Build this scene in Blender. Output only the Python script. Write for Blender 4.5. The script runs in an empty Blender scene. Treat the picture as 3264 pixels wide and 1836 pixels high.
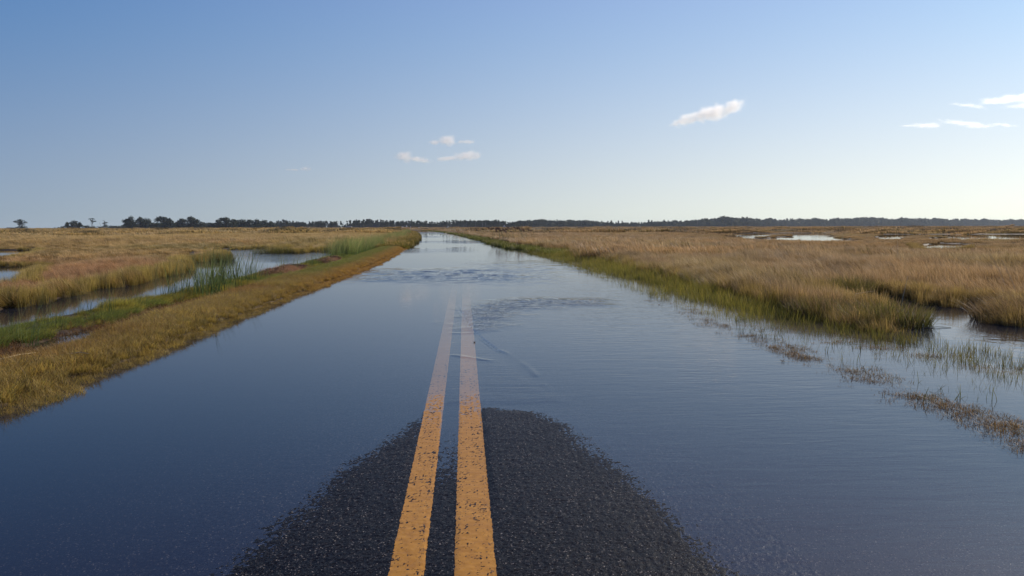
# Flooded two-lane road through a salt marsh. Units are metres, +Y runs along the road away from the viewer.
import bpy, math, random
import numpy as np
from mathutils import Matrix, Vector, Euler
R = math.radians
rng = np.random.default_rng(7)
random.seed(7)
sc = bpy.context.scene
COL = sc.collection

# ------------------------------------------------------------------ noise
def _hash(ix, iy, seed):
    h = (ix.astype(np.int64) * 374761393 + iy.astype(np.int64) * 668265263 + seed * 974711) & 0x7fffffff
    h = ((h ^ (h >> 13)) * 1274126177) & 0x7fffffff
    return ((h ^ (h >> 16)) & 0xffff) / 65535.0

def vnoise(x, y, seed=0):
    x = np.asarray(x, float); y = np.asarray(y, float)
    ix = np.floor(x); iy = np.floor(y); fx = x - ix; fy = y - iy
    fx = fx * fx * (3 - 2 * fx); fy = fy * fy * (3 - 2 * fy)
    a = _hash(ix, iy, seed); b = _hash(ix + 1, iy, seed); c = _hash(ix, iy + 1, seed); d = _hash(ix + 1, iy + 1, seed)
    return (a * (1 - fx) + b * fx) * (1 - fy) + (c * (1 - fx) + d * fx) * fy

def fbm(x, y, seed=0, octv=4):
    s = 0; a = 1.0; t = 0
    for k in range(octv):
        s = s + a * vnoise(x * 2 ** k, y * 2 ** k, seed + 17 * k); t += a; a *= .5
    return s / t

def smooth(a, b, v):
    t = np.clip((v - a) / (b - a), 0, 1); return t * t * (3 - 2 * t)

# ------------------------------------------------------------------ layout functions
def xc(y):      # centre line of the road: straight, then a slow bend to the left
    return np.interp(y, [-50, 35, 53, 95, 160, 255, 300, 350, 450, 1200], [.1, .1, -.5, -1.9, -5.5, -12.1, -16.5, -24, -48, -420])

def poly_sdf(x, y, P):      # signed distance, negative inside
    P = np.asarray(P, float); n = len(P)
    d = np.full(np.shape(x), 1e18); s = np.ones(np.shape(x))
    for i in range(n):
        ax, ay = P[i]; bx, by = P[i - 1]
        ex, ey = bx - ax, by - ay; wx, wy = x - ax, y - ay
        t = np.clip((wx * ex + wy * ey) / (ex * ex + ey * ey + 1e-12), 0, 1)
        d = np.minimum(d, (wx - ex * t) ** 2 + (wy - ey * t) ** 2)
        c1 = y >= ay; c2 = y < by; c3 = ex * wy > ey * wx
        s = np.where((c1 & c2 & c3) | (~c1 & ~c2 & ~c3), -s, s)
    return s * np.sqrt(d)

POOLS = [
 [(-14, 3), (-9.0, 9), (-8.7, 13), (-8.46, 15), (-8.43, 16.5), (-9.16, 19), (-8.86, 20.8), (-9.29, 24), (-9.44, 25.6), (-10.43, 30.6), (-11.63, 34.4), (-11.14, 36.3), (-13, 44), (-16.43, 53.3), (-14.1, 56.8), (-12.1, 55.5), (-12.1, 48.6), (-9.84, 46.9), (-8.81, 51.4), (-7.9, 50), (-7.2, 45), (-6.9, 35), (-6.7, 28), (-6.4, 22), (-6.35, 17.5), (-6.7, 13.8), (-6.9, 12), (-7.1, 9), (-7.2, 3), (-7.2, -8), (-14, -8)],
 [(-70, 44), (-45, 57), (-32, 56.2), (-29, 55), (-25.5, 48), (-22, 40), (-22, 38), (-26, 37), (-45, 34)],
 [(-22, 23), (-27, 32), (-18, 32), (-16.4, 31.5), (-14.5, 27), (-11.2, 20.5), (-12.5, 18.7), (-16, 19)],
 [(-56, 122), (-50, 121), (-64, 160), (-73, 163)],
 [(7.05, 12.75), (7.4, 14.5), (8.07, 16.95), (8.74, 16.4), (8.96, 15.7), (8.78, 14.9), (8.98, 14.2), (9.77, 14.56), (9.5, 13.3), (8.56, 12.7), (7.94, 11.7), (8.3, 11.23), (10, 10.7), (14, 9.6), (22, 8), (40, 2), (40, -12), (5, -12), (5.6, 10.7), (6.2, 10.9)],
 [(29.3, 83), (31.2, 67), (37, 72), (60, 128), (77, 166), (54.7, 168)],
 [(42, 78), (55, 73), (64, 80), (104, 126), (80, 136), (72.9, 136)],
 [(25.5, 43), (27.5, 43), (34.5, 52), (40, 62), (41, 66.5), (39.5, 66.5), (33.8, 57)],
]
ISLES = [[(36, 96), (38, 95), (52, 125), (50, 127)], [(46, 80), (49, 79), (63, 104), (60, 106)]]
HOLLOWS = [[(10.4, 22.0), (11.8, 22.3), (12.7, 24), (11.9, 24.7), (10.9, 24.4)], [(11.6, 39.6), (13.2, 39.6), (14, 42), (12.3, 42.3)],
           [(-15.5, 41), (-14, 41), (-14.5, 43), (-16, 43)], [(-23, 66), (-19, 66), (-20, 71), (-24, 71)], [(4.9, 92), (9, 95), (10, 99), (5, 97)]]

def pool_d(x, y):
    r = np.hypot(x, y); w = .12 + .012 * r
    f = 1 / (.5 + .05 * r)
    wx = x + w * 1.6 * (fbm(x * .55, y * .55, 3, 3) - .5) + .03 * r * (fbm(x * .08, y * .08, 31, 3) - .5)
    wy = y + w * 1.6 * (fbm(x * .55, y * .55, 9, 3) - .5)
    d = np.full(np.shape(x), 1e9)
    for P in POOLS: d = np.minimum(d, poly_sdf(wx, wy, P))
    for P in ISLES: d = np.maximum(d, -poly_sdf(wx, wy, P))
    return d

def hollow_d(x, y):
    d = np.full(np.shape(x), 1e9)
    for P in HOLLOWS: d = np.minimum(d, poly_sdf(x, y, P))
    return d

def left_edge(y):   # how far the grass verge stays from the centre line on the left
    return np.interp(y, [0, 17, 29, 53, 95, 160, 400], [3.74, 3.68, 3.58, 3.5, 3.45, 3.5, 3.2]) + .10 * (fbm(y * .9, y * 0 + 2.2, 5, 3) - .5) * 2
def right_edge(y):  # outer edge of the flooded asphalt on the right
    return np.interp(y, [0, 38, 53, 95, 160, 400], [3.75, 3.75, 3.0, 3.1, 3.5, 3.2])
def bank_r(y):      # foot of the bank on the right
    return np.interp(y, [0, 11, 14, 18, 24, 33, 41, 48, 60, 95, 160, 400], [5.6, 5.75, 5.45, 5.7, 5.62, 6.0, 6.0, 6.0, 5.2, 5.2, 5.6, 5.5]) + .35 * (fbm(y * .6, y * 0 + 7.7, 8, 3) - .5) * 2
def land_l(y):      # outer foot of the verge on the left
    return np.interp(y, [0, 10, 16, 24, 40, 70, 400], [4.95, 4.98, 5.2, 5.45, 5.5, 5.4, 5.4])

def terrain(x, y):
    x = np.asarray(x, float); y = np.asarray(y, float)
    s = x - xc(y); r = np.hypot(x, y)
    n = fbm(x * .9, y * .9, 41, 4) - .5
    z = .05 + .08 * n
    pd = pool_d(x, y)
    k = .25 + .004 * r
    z = z + smooth(k * .6, -k, pd) * -.42
    hd = hollow_d(x, y)
    z = z - smooth(.2, -.2, hd) * .04
    br = bank_r(y); le = left_edge(y); ll = land_l(y)
    # flooded verge on the right
    f = np.clip((s - 3.7) / (br - 3.7), 0, 1)
    zr = np.interp(y, [10, 18, 60], [-.055, -.03, -.015]) * (1 - f * .6) + .05 * n - .12 * (1 - smooth(3.6, 4.0, s))
    z = z - .09 * smooth(12.9, 12.2, y) * (s > 4.5) * (s < 20)
    z = np.where((s > 0), z * smooth(br - .1, br + .25, s) + zr * (1 - smooth(br - .1, br + .25, s)), z)
    # grassy verge on the left
    g = -s
    zm = -.05 + .15 * smooth(le - .1, le + .55, g) - .145 * smooth(ll - .35, ll + .1, g) + .085 * smooth(ll + .45, ll + .8, g) + .05 * n
    mixl = smooth(ll + 1.0, ll + 1.5, g)
    z = np.where(s < 0, z * mixl + zm * (1 - mixl), z)
    road = smooth(3.95, 3.6, np.abs(s) + (3.65 - np.where(s < 0, le, 3.65)))
    return z * (1 - road) + (-.6) * road

# ------------------------------------------------------------------ materials
def new_mat(name):
    m = bpy.data.materials.new(name); m.use_nodes = True
    nt = m.node_tree; nt.nodes.clear()
    return m, nt, nt.nodes, nt.links

def N(nodes, t, **kw):
    n = nodes.new(t)
    for k, v in kw.items(): setattr(n, k, v)
    return n

def ramp(nodes, stops):
    r = nodes.new('ShaderNodeValToRGB'); e = r.color_ramp.elements
    while len(e) < len(stops): e.new(.5)
    for q, (p, c) in zip(e, stops):
        q.position = p; q.color = (c[0], c[1], c[2], 1)
    return r

def principled(name, col, rough=.7, spec=.3, noise=None, scale=5, bump=0):
    m, nt, nd, ln = new_mat(name)
    o = N(nd, 'ShaderNodeOutputMaterial'); b = N(nd, 'ShaderNodeBsdfPrincipled'); ln.new(b.outputs[0], o.inputs[0])
    b.inputs['Base Color'].default_value = (*col, 1); b.inputs['Roughness'].default_value = rough
    b.inputs['Specular IOR Level'].default_value = spec
    if noise:
        tc = N(nd, 'ShaderNodeTexCoord'); nz = N(nd, 'ShaderNodeTexNoise'); nz.inputs['Scale'].default_value = scale; nz.inputs['Detail'].default_value = 6
        ln.new(tc.outputs['Object'], nz.inputs['Vector'])
        rp = ramp(nd, [(.3, noise), (.7, col)]); ln.new(nz.outputs[0], rp.inputs[0]); ln.new(rp.outputs[0], b.inputs['Base Color'])
        if bump:
            bp = N(nd, 'ShaderNodeBump'); bp.inputs['Strength'].default_value = bump; bp.inputs['Distance'].default_value = .02
            ln.new(nz.outputs[0], bp.inputs['Height']); ln.new(bp.outputs[0], b.inputs['Normal'])
    return m

def blade_mat(name, instanced=True, transl=.45, rough=.55, spec=.25):
    m, nt, nd, ln = new_mat(name)
    o = N(nd, 'ShaderNodeOutputMaterial')
    a = N(nd, 'ShaderNodeAttribute', attribute_name='col', attribute_type='GEOMETRY')
    c = a.outputs['Color']
    if instanced:
        t = N(nd, 'ShaderNodeAttribute', attribute_name='tint', attribute_type='INSTANCER')
        mx = N(nd, 'ShaderNodeMix', data_type='RGBA', blend_type='MULTIPLY'); mx.inputs[0].default_value = 1
        ln.new(a.outputs['Color'], mx.inputs[6]); ln.new(t.outputs['Vector'], mx.inputs[7]); c = mx.outputs[2]
    b = N(nd, 'ShaderNodeBsdfPrincipled'); b.inputs['Roughness'].default_value = rough; b.inputs['Specular IOR Level'].default_value = spec
    ln.new(c, b.inputs['Base Color'])
    tr = N(nd, 'ShaderNodeBsdfTranslucent'); ln.new(c, tr.inputs[0])
    ms = N(nd, 'ShaderNodeMixShader'); ms.inputs[0].default_value = transl
    ln.new(b.outputs[0], ms.inputs[1]); ln.new(tr.outputs[0], ms.inputs[2]); ln.new(ms.outputs[0], o.inputs[0])
    return m

# ------------------------------------------------------------------ mesh helpers
def mesh_np(name, V, F, mat=None, attrs=None, smooth_sh=False):
    """V (n,3); F list of (k,m) index arrays, all quads or all tris each"""
    me = bpy.data.meshes.new(name)
    F = [np.asarray(f, np.int32) for f in F if len(f)]
    nl = sum(f.size for f in F); nf = sum(len(f) for f in F)
    me.vertices.add(len(V)); me.vertices.foreach_set('co', np.asarray(V, np.float32).ravel())
    me.loops.add(nl); me.polygons.add(nf)
    me.loops.foreach_set('vertex_index', np.concatenate([f.ravel() for f in F]))
    starts = []; tot = []; p = 0
    for f in F:
        k = f.shape[1]; starts.append(p + k * np.arange(len(f))); tot.append(np.full(len(f), k)); p += f.size
    me.polygons.foreach_set('loop_start', np.concatenate(starts).astype(np.int32))
    try: me.polygons.foreach_set('loop_total', np.concatenate(tot).astype(np.int32))
    except Exception: pass
    if smooth_sh: me.polygons.foreach_set('use_smooth', np.ones(nf, bool))
    for k, v in (attrs or {}).items():
        v = np.asarray(v, np.float32)
        if v.ndim == 1: me.attributes.new(k, 'FLOAT', 'POINT').data.foreach_set('value', v)
        else:
            v4 = np.ones((len(v), 4), np.float32); v4[:, :3] = v
            me.attributes.new(k, 'FLOAT_COLOR', 'POINT').data.foreach_set('color', v4.ravel())
    me.update(); me.validate(clean_customdata=False)
    if mat: me.materials.append(mat)
    return me

def link(name, me, parent=None, loc=(0, 0, 0), rot=(0, 0, 0)):
    o = bpy.data.objects.new(name, me); COL.objects.link(o)
    o.location = loc; o.rotation_euler = rot
    if parent: o.parent = parent
    return o

def tag(o, label=None, cat=None, group=None, kind=None):
    if label: o['label'] = label
    if cat: o['category'] = cat
    if group: o['group'] = group
    if kind: o['kind'] = kind
    return o

def empty(name, loc=(0, 0, 0), rz=0):
    o = bpy.data.objects.new(name, None); COL.objects.link(o); o.location = loc; o.rotation_euler = (0, 0, rz)
    o.empty_display_size = .3
    return o

def copy_tree(o, parent=None):
    c = o.copy(); COL.objects.link(c)
    if parent: c.parent = parent
    for ch in list(o.children): copy_tree(ch, c)
    return c

def grid_faces(nr, nc, wrap=False):
    i = np.arange(nr - 1)[:, None]; j = np.arange(nc - (0 if wrap else 1))[None, :]
    j2 = (j + 1) % nc
    return np.stack([(i * nc + j), (i * nc + j2), ((i + 1) * nc + j2), ((i + 1) * nc + j)], -1).reshape(-1, 4)

def blades(px, py, h, w, lean, root, tip, cv=.18, pz=None, seed=0, face=None, droop=0.):
    """grass blades as tapered bent strips. px,py,h,w: (n,), lean (n,2) tip offset / height. -> V,F,col"""
    r = np.random.default_rng(seed); n = len(px)
    ph = r.uniform(0, math.pi, n) if face is None else face
    sx, sy = np.cos(ph), np.sin(ph)
    ts = np.array([0, .4, .75, 1.0]); ws = np.array([1, .85, .5, 0])
    V = np.zeros((n, 7, 3)); C = np.zeros((n, 7, 3))
    root = np.asarray(root) * np.ones((n, 3)); tip = np.asarray(tip) * np.ones((n, 3))
    var = (1 + cv * r.normal(size=(n, 1))).clip(.5, 1.7)
    z0 = np.zeros(n) if pz is None else pz
    k = 0
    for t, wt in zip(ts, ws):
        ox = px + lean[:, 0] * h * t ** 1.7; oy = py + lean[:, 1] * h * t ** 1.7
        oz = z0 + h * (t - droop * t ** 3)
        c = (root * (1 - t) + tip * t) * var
        if wt > 0:
            for sg in (-1, 1):
                V[:, k, 0] = ox + sg * sx * w * wt / 2; V[:, k, 1] = oy + sg * sy * w * wt / 2; V[:, k, 2] = oz; C[:, k] = c; k += 1
        else:
            V[:, k, 0] = ox; V[:, k, 1] = oy; V[:, k, 2] = oz; C[:, k] = c; k += 1
    b = (np.arange(n) * 7)[:, None]
    q = np.concatenate([b + [0, 1, 3, 2], b + [2, 3, 5, 4]]); t3 = b + [4, 5, 6]
    return V.reshape(-1, 3), q, t3, C.reshape(-1, 3)

def join_parts(parts):
    V = []; Q = []; T = []; C = []; o = 0
    for v, q, t, c in parts:
        V.append(v); Q.append(q + o); T.append(t + o); C.append(c); o += len(v)
    return np.concatenate(V), np.concatenate(Q), np.concatenate(T), np.concatenate(C)

def blade_mesh(name, parts, mat):
    V, Q, T, C = join_parts(parts)
    return mesh_np(name, V, [Q, T], mat, {'col': C})

def tube(pts, rad, sides=6):
    """tapered tube through points"""
    pts = np.asarray(pts, float); n = len(pts); V = []
    for i in range(n):
        d = pts[min(i + 1, n - 1)] - pts[max(i - 1, 0)]; d /= np.linalg.norm(d) + 1e-9
        a = np.cross(d, [0, 0, 1.]) if abs(d[2]) < .95 else np.cross(d, [1., 0, 0]); a /= np.linalg.norm(a); b = np.cross(d, a)
        for k in range(sides):
            th = 2 * math.pi * k / sides; V.append(pts[i] + rad[i] * (a * math.cos(th) + b * math.sin(th)))
    F = grid_faces(n, sides, True)
    return np.array(V), F

# ------------------------------------------------------------------ render, camera, world, sun
try: sc.render.engine = 'CYCLES'
except Exception: pass
cy = sc.cycles
cy.max_bounces = 10; cy.diffuse_bounces = 2; cy.glossy_bounces = 3; cy.transmission_bounces = 4; cy.transparent_max_bounces = 12; cy.volume_bounces = 8
cy.caustics_reflective = False; cy.caustics_refractive = False; cy.sample_clamp_indirect = 4; cy.sample_clamp_direct = 0
cy.use_denoising = True; cy.denoiser = 'OPENIMAGEDENOISE'; sc.render.filter_size = 1.1
cy.volume_step_rate = .6; cy.volume_max_steps = 256
sc.view_settings.view_transform = 'Standard'; sc.view_settings.look = 'None'; sc.view_settings.exposure = .05; sc.view_settings.gamma = 1

cam = bpy.data.cameras.new('Camera'); co = bpy.data.objects.new('Camera', cam); COL.objects.link(co); sc.camera = co
cam.sensor_width = 36; cam.lens = 27.95; cam.clip_start = .05; cam.clip_end = 60000
co.matrix_world = Matrix.Translation((0, 0, 1.5)) @ Matrix.Rotation(R(-3.43), 4, 'Z') @ Matrix.Rotation(R(90 - 4.4), 4, 'X') @ Matrix.Rotation(R(-.133), 4, 'Z')

SUN_AZ, SUN_EL = 52, 28
w = bpy.data.worlds.new('World'); sc.world = w; w.use_nodes = True
nd, ln = w.node_tree.nodes, w.node_tree.links
bg = nd['Background']; sky = N(nd, 'ShaderNodeTexSky'); sky.sky_type = 'NISHITA'; sky.sun_disc = False
sky.sun_elevation = R(SUN_EL); sky.sun_rotation = R(SUN_AZ); sky.air_density = 2.4; sky.dust_density = .3; sky.ozone_density = 4
tc = N(nd, 'ShaderNodeTexCoord'); mp = N(nd, 'ShaderNodeMapping'); mp.inputs['Location'].default_value = (0, 0, .20)
mu = N(nd, 'ShaderNodeMix', data_type='RGBA', blend_type='MULTIPLY'); mu.inputs[0].default_value = 1; mu.inputs[7].default_value = (.35, .685, 1.16, 1)
ln.new(tc.outputs['Generated'], mp.inputs[0]); ln.new(mp.outputs[0], sky.inputs[0]); ln.new(sky.outputs[0], mu.inputs[6])
sz = N(nd, 'ShaderNodeSeparateXYZ'); ln.new(tc.outputs['Generated'], sz.inputs[0])
zr_ = N(nd, 'ShaderNodeMapRange', interpolation_type='SMOOTHSTEP'); zr_.inputs['From Min'].default_value = 0; zr_.inputs['From Max'].default_value = .3; ln.new(sz.outputs[2], zr_.inputs['Value'])
zg = N(nd, 'ShaderNodeMix', data_type='RGBA'); zg.inputs[6].default_value = (.58, .71, 1.24, 1); zg.inputs[7].default_value = (.10, .57, 1.25, 1); ln.new(zr_.outputs[0], zg.inputs[0]); 
z2_ = N(nd, 'ShaderNodeMapRange', interpolation_type='SMOOTHSTEP'); z2_.inputs['From Min'].default_value = .2; z2_.inputs['From Max'].default_value = .5; ln.new(sz.outputs[2], z2_.inputs['Value'])
zh = N(nd, 'ShaderNodeMix', data_type='RGBA'); zh.inputs[7].default_value = (.21, .44, 1.22, 1); ln.new(z2_.outputs[0], zh.inputs[0]); ln.new(zg.outputs[2], zh.inputs[6]); ln.new(zh.outputs[2], mu.inputs[7])
# bright aureole of hazy air low in the sky on the sun's side
sun_v = (math.sin(R(SUN_AZ)) * math.cos(R(SUN_EL)), math.cos(R(SUN_AZ)) * math.cos(R(SUN_EL)), math.sin(R(SUN_EL)))
dt = N(nd, 'ShaderNodeVectorMath', operation='DOT_PRODUCT'); dt.inputs[1].default_value = sun_v; ln.new(tc.outputs['Generated'], dt.inputs[0])
def M2(op, a, b):
    n = N(nd, 'ShaderNodeMath', operation=op)
    for i, v in enumerate((a, b)):
        if isinstance(v, (int, float)): n.inputs[i].default_value = v
        elif v is not None: ln.new(v, n.inputs[i])
    return n.outputs[0]
sx = N(nd, 'ShaderNodeSeparateXYZ'); ln.new(tc.outputs['Generated'], sx.inputs[0])
fz = M2('EXPONENT', M2('MULTIPLY', M2('MAXIMUM', sx.outputs[2], 0.), -1 / .40), None)
fa = M2('POWER', M2('MULTIPLY', M2('ADD', dt.outputs['Value'], 1.), .5), 3.4)
hzf = M2('MULTIPLY', M2('MULTIPLY', fz, fa), 10.)
hc = N(nd, 'ShaderNodeMix', data_type='RGBA', blend_type='MULTIPLY'); hc.inputs[0].default_value = 1; hc.inputs[7].default_value = (.78, .57, .04, 1); ln.new(hzf, hc.inputs[6])
sm = N(nd, 'ShaderNodeMix', data_type='RGBA', blend_type='ADD'); sm.inputs[0].default_value = 1; ln.new(mu.outputs[2], sm.inputs[6]); ln.new(hc.outputs[2], sm.inputs[7]); ln.new(sm.outputs[2], bg.inputs[0])
bg.inputs[1].default_value = .1

sl = bpy.data.lights.new('sun', 'SUN'); sl.energy = 4.4; sl.angle = R(.53); sl.color = (1, .88, .72)
so = bpy.data.objects.new('sun', sl); COL.objects.link(so)
sd = Vector((math.sin(R(SUN_AZ)) * math.cos(R(SUN_EL)), math.cos(R(SUN_AZ)) * math.cos(R(SUN_EL)), math.sin(R(SUN_EL))))
so.rotation_euler = sd.to_track_quat('Z', 'Y').to_euler()

# ------------------------------------------------------------------ ground sheet (polar grid out to the horizon)
rr = np.concatenate([[0.01], np.geomspace(.6, 4000, 560)])
th = np.concatenate([np.linspace(-44, 44, 400), np.linspace(44, 316, 90)[1:-1]])
RR, TH = np.meshgrid(rr, np.radians(th), indexing='ij')
gx, gy = RR * np.sin(TH), RR * np.cos(TH)
gz = terrain(gx, gy)
m, nt, nd, ln = new_mat('marsh_soil')
o = N(nd, 'ShaderNodeOutputMaterial'); b = N(nd, 'ShaderNodeBsdfPrincipled'); ln.new(b.outputs[0], o.inputs[0])
b.inputs['Roughness'].default_value = .75; b.inputs['Specular IOR Level'].default_value = .25
ge = N(nd, 'ShaderNodeNewGeometry')
n1 = N(nd, 'ShaderNodeTexNoise'); n1.inputs['Scale'].default_value = 9; n1.inputs['Detail'].default_value = 8
n2 = N(nd, 'ShaderNodeTexNoise'); n2.inputs['Scale'].default_value = .35; n2.inputs['Detail'].default_value = 5
ln.new(ge.outputs['Position'], n1.inputs['Vector']); ln.new(ge.outputs['Position'], n2.inputs['Vector'])
r1 = ramp(nd, [(.3, (.035, .026, .016)), (.5, (.065, .045, .024)), (.72, (.11, .08, .04))]); ln.new(n1.outputs[0], r1.inputs[0])
r2 = ramp(nd, [(.35, (.6, .6, .6)), (.65, (1.15, 1.1, 1))]); ln.new(n2.outputs[0], r2.inputs[0])
mx = N(nd, 'ShaderNodeMix', data_type='RGBA', blend_type='MULTIPLY'); mx.inputs[0].default_value = 1
ln.new(r1.outputs[0], mx.inputs[6]); ln.new(r2.outputs[0], mx.inputs[7]); ln.new(mx.outputs[2], b.inputs['Base Color'])
bp = N(nd, 'ShaderNodeBump'); bp.inputs['Strength'].default_value = .6; bp.inputs['Distance'].default_value = .04; ln.new(n1.outputs[0], bp.inputs['Height']); ln.new(bp.outputs[0], b.inputs['Normal'])
soil = m
V = np.stack([gx, gy, gz], -1).reshape(-1, 3)
tag(link('ground', mesh_np('ground', V, [grid_faces(len(rr), len(th), True)], soil, smooth_sh=True)), 'marsh mud and soil under the grass and water', kind='structure')

# ------------------------------------------------------------------ road
def road_base(x, y):
    """height of the pavement above the flood level: half-width of the dry crown on each side times its cross slope"""
    wl = np.interp(y, [-30, 0, 3.4, 3.93, 4.74, 5.4, 6.09, 6.5, 7.2, 10, 16, 19, 22, 35, 60, 2000], [6.5, 1.95, 1.05, .94, .76, .58, .36, .02, -.14, -.28, -1.5, -3.6, -6, -8, -9.5, -9.5])
    wr = np.interp(y, [-30, 0, 3.25, 4.14, 5.23, 5.9, 6.3, 6.62, 7.2, 10, 16, 19, 22, 35, 60, 2000], [6.5, 2.1, 1.16, 1.03, .83, .70, .54, .0, -.16, -.28, -1.5, -3.6, -6, -8, -9.5, -9.5])
    k0 = smooth(-.2, .12, x)
    z = .0205 * ((wl + x) * (1 - k0) + (wr - x) * k0) - .0016 * np.clip(np.abs(x) - 1.3, 0, 9) - .0006
    z = z + .003 * (fbm(x * 1.6, y * .8, 77, 3) - .5) + .002 * (fbm(x * 4, y * 3, 78, 3) - .5)
    dip = smooth(.085, .055, np.abs(x + .118))
    strip_z = np.interp(y, [3.0, 4.2, 5.0, 6.0, 7.0, 8.0], [.012, .0042, .0008, -.0010, -.0024, -.006])
    k = smooth(-.40, -.33, x) * smooth(.17, .12, x) * smooth(3.6, 4.6, y) * smooth(8.5, 7.0, y)
    return z * (1 - k) + strip_z * k - dip * .002 * k - dip * (1 - k) * .003 * smooth(4.2, 3.9, y)

def aggregate(x, y):
    a = vnoise(x * 95, y * 62, 1); b_ = vnoise(x * 170, y * 110, 2); c = vnoise(x * 38, y * 28, 3)
    h = .0042 * (1 - np.abs(a * 2 - 1)) ** 1.2 + .0018 * b_ + .0018 * c
    return h - .0034

xs = np.concatenate([np.linspace(-3.72, -1.5, 24), np.arange(-1.49, 1.62, .0085), np.linspace(1.65, 3.72, 24)])
ys = np.concatenate([np.linspace(-30, 2.7, 30), np.geomspace(2.72, 9.5, 460), np.geomspace(9.6, 420, 210)])
XX, YY = np.meshgrid(xs, ys)
fine = smooth(11, 7.5, YY) * smooth(2.4, 2.7, YY) * smooth(1.62, 1.5, np.abs(XX))
ZZ = road_base(XX, YY) + aggregate(XX, YY) * fine + (1 - fine) * 0
# the bend: shift along the centre line
PX = XX + xc(YY) - .1
V = np.stack([PX, YY, ZZ], -1).reshape(-1, 3)
m, nt, nd, ln = new_mat('asphalt')
o = N(nd, 'ShaderNodeOutputMaterial'); b = N(nd, 'ShaderNodeBsdfPrincipled'); ln.new(b.outputs[0], o.inputs[0])
ge = N(nd, 'ShaderNodeNewGeometry')
vo = N(nd, 'ShaderNodeTexVoronoi'); vo.inputs['Scale'].default_value = 165; ln.new(ge.outputs['Position'], vo.inputs['Vector'])
sp = N(nd, 'ShaderNodeSeparateColor'); ln.new(vo.outputs['Color'], sp.inputs[0])
stone = ramp(nd, [(0, (.004, .004, .005)), (.5, (.0055, .005, .0045)), (.88, (.017, .0155, .014)), (.97, (.06, .055, .05)), (1, (.26, .23, .19))]); ln.new(sp.outputs[0], stone.inputs[0])
nb = N(nd, 'ShaderNodeTexNoise'); nb.inputs['Scale'].default_value = 1.3; nb.inputs['Detail'].default_value = 5; ln.new(ge.outputs['Position'], nb.inputs['Vector'])
rb = ramp(nd, [(.3, (.72, .72, .75)), (.7, (1.2, 1.17, 1.12))]); ln.new(nb.outputs[0], rb.inputs[0])
mx = N(nd, 'ShaderNodeMix', data_type='RGBA', blend_type='MULTIPLY'); mx.inputs[0].default_value = 1
ln.new(stone.outputs[0], mx.inputs[6]); ln.new(rb.outputs[0], mx.inputs[7]); ln.new(mx.outputs[2], b.inputs['Base Color'])
rg = ramp(nd, [(0, (.5, .5, .5)), (.7, (.4, .4, .4)), (.93, (.38, .38, .38)), (1, (.12, .12, .12))]); ln.new(sp.outputs[1], rg.inputs[0]); ln.new(rg.outputs[0], b.inputs['Roughness'])
b.inputs['Specular IOR Level'].default_value = .09
bp = N(nd, 'ShaderNodeBump'); bp.inputs['Strength'].default_value = .5; bp.inputs['Distance'].default_value = .004; ln.new(vo.outputs['Distance'], bp.inputs['Height']); ln.new(bp.outputs[0], b.inputs['Normal'])
road = tag(link('road', mesh_np('road', V, [grid_faces(len(ys), len(xs))], m, smooth_sh=True)), 'dark asphalt road rising out of the flood water', kind='structure')

# painted double yellow line: fresh paint with a worn older coat showing along its right side
def line_mat(name):
    m, nt, nd, ln = new_mat(name)
    o = N(nd, 'ShaderNodeOutputMaterial'); b = N(nd, 'ShaderNodeBsdfPrincipled'); ln.new(b.outputs[0], o.inputs[0])
    ge = N(nd, 'ShaderNodeNewGeometry')
    at = N(nd, 'ShaderNodeAttribute', attribute_name='wear', attribute_type='GEOMETRY')
    mp = N(nd, 'ShaderNodeMapping'); mp.inputs['Scale'].default_value = (60, 30, 30); ln.new(ge.outputs['Position'], mp.inputs[0])
    n1 = N(nd, 'ShaderNodeTexNoise'); n1.inputs['Scale'].default_value = 1; n1.inputs['Detail'].default_value = 5; n1.inputs['Roughness'].default_value = .65; ln.new(mp.outputs[0], n1.inputs['Vector'])
    n3 = N(nd, 'ShaderNodeTexNoise'); n3.inputs['Scale'].default_value = 4; n3.inputs['Detail'].default_value = 3; ln.new(ge.outputs['Position'], n3.inputs['Vector'])
    ad = N(nd, 'ShaderNodeMath', operation='SUBTRACT'); ln.new(n1.outputs[0], ad.inputs[0]); ln.new(at.outputs['Fac'], ad.inputs[1])
    a2 = N(nd, 'ShaderNodeMath', operation='MULTIPLY_ADD'); ln.new(n3.outputs[0], a2.inputs[0]); a2.inputs[1].default_value = .3; ln.new(ad.outputs[0], a2.inputs[2])
    k = N(nd, 'ShaderNodeMapRange'); k.inputs['From Min'].default_value = .295; k.inputs['From Max'].default_value = .40; ln.new(a2.outputs[0], k.inputs['Value'])
    nc = N(nd, 'ShaderNodeTexNoise'); nc.inputs['Scale'].default_value = 26; nc.inputs['Detail'].default_value = 4; ln.new(ge.outputs['Position'], nc.inputs['Vector'])
    rc = ramp(nd, [(.3, (.40, .178, .018)), (.7, (.53, .25, .028))]); ln.new(nc.outputs[0], rc.inputs[0])
    mx = N(nd, 'ShaderNodeMix', data_type='RGBA'); mx.inputs[6].default_value = (.03, .028, .026, 1)
    ln.new(k.outputs[0], mx.inputs[0]); ln.new(rc.outputs[0], mx.inputs[7]); ln.new(mx.outputs[2], b.inputs['Base Color'])
    b.inputs['Roughness'].default_value = .42; b.inputs['Specular IOR Level'].default_value = .18
    bp = N(nd, 'ShaderNodeBump'); bp.inputs['Strength'].default_value = .35; bp.inputs['Distance'].default_value = .004; ln.new(n1.outputs[0], bp.inputs['Height']); ln.new(bp.outputs[0], b.inputs['Normal'])
    return m
LM = line_mat('yellow_road_paint')
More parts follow.
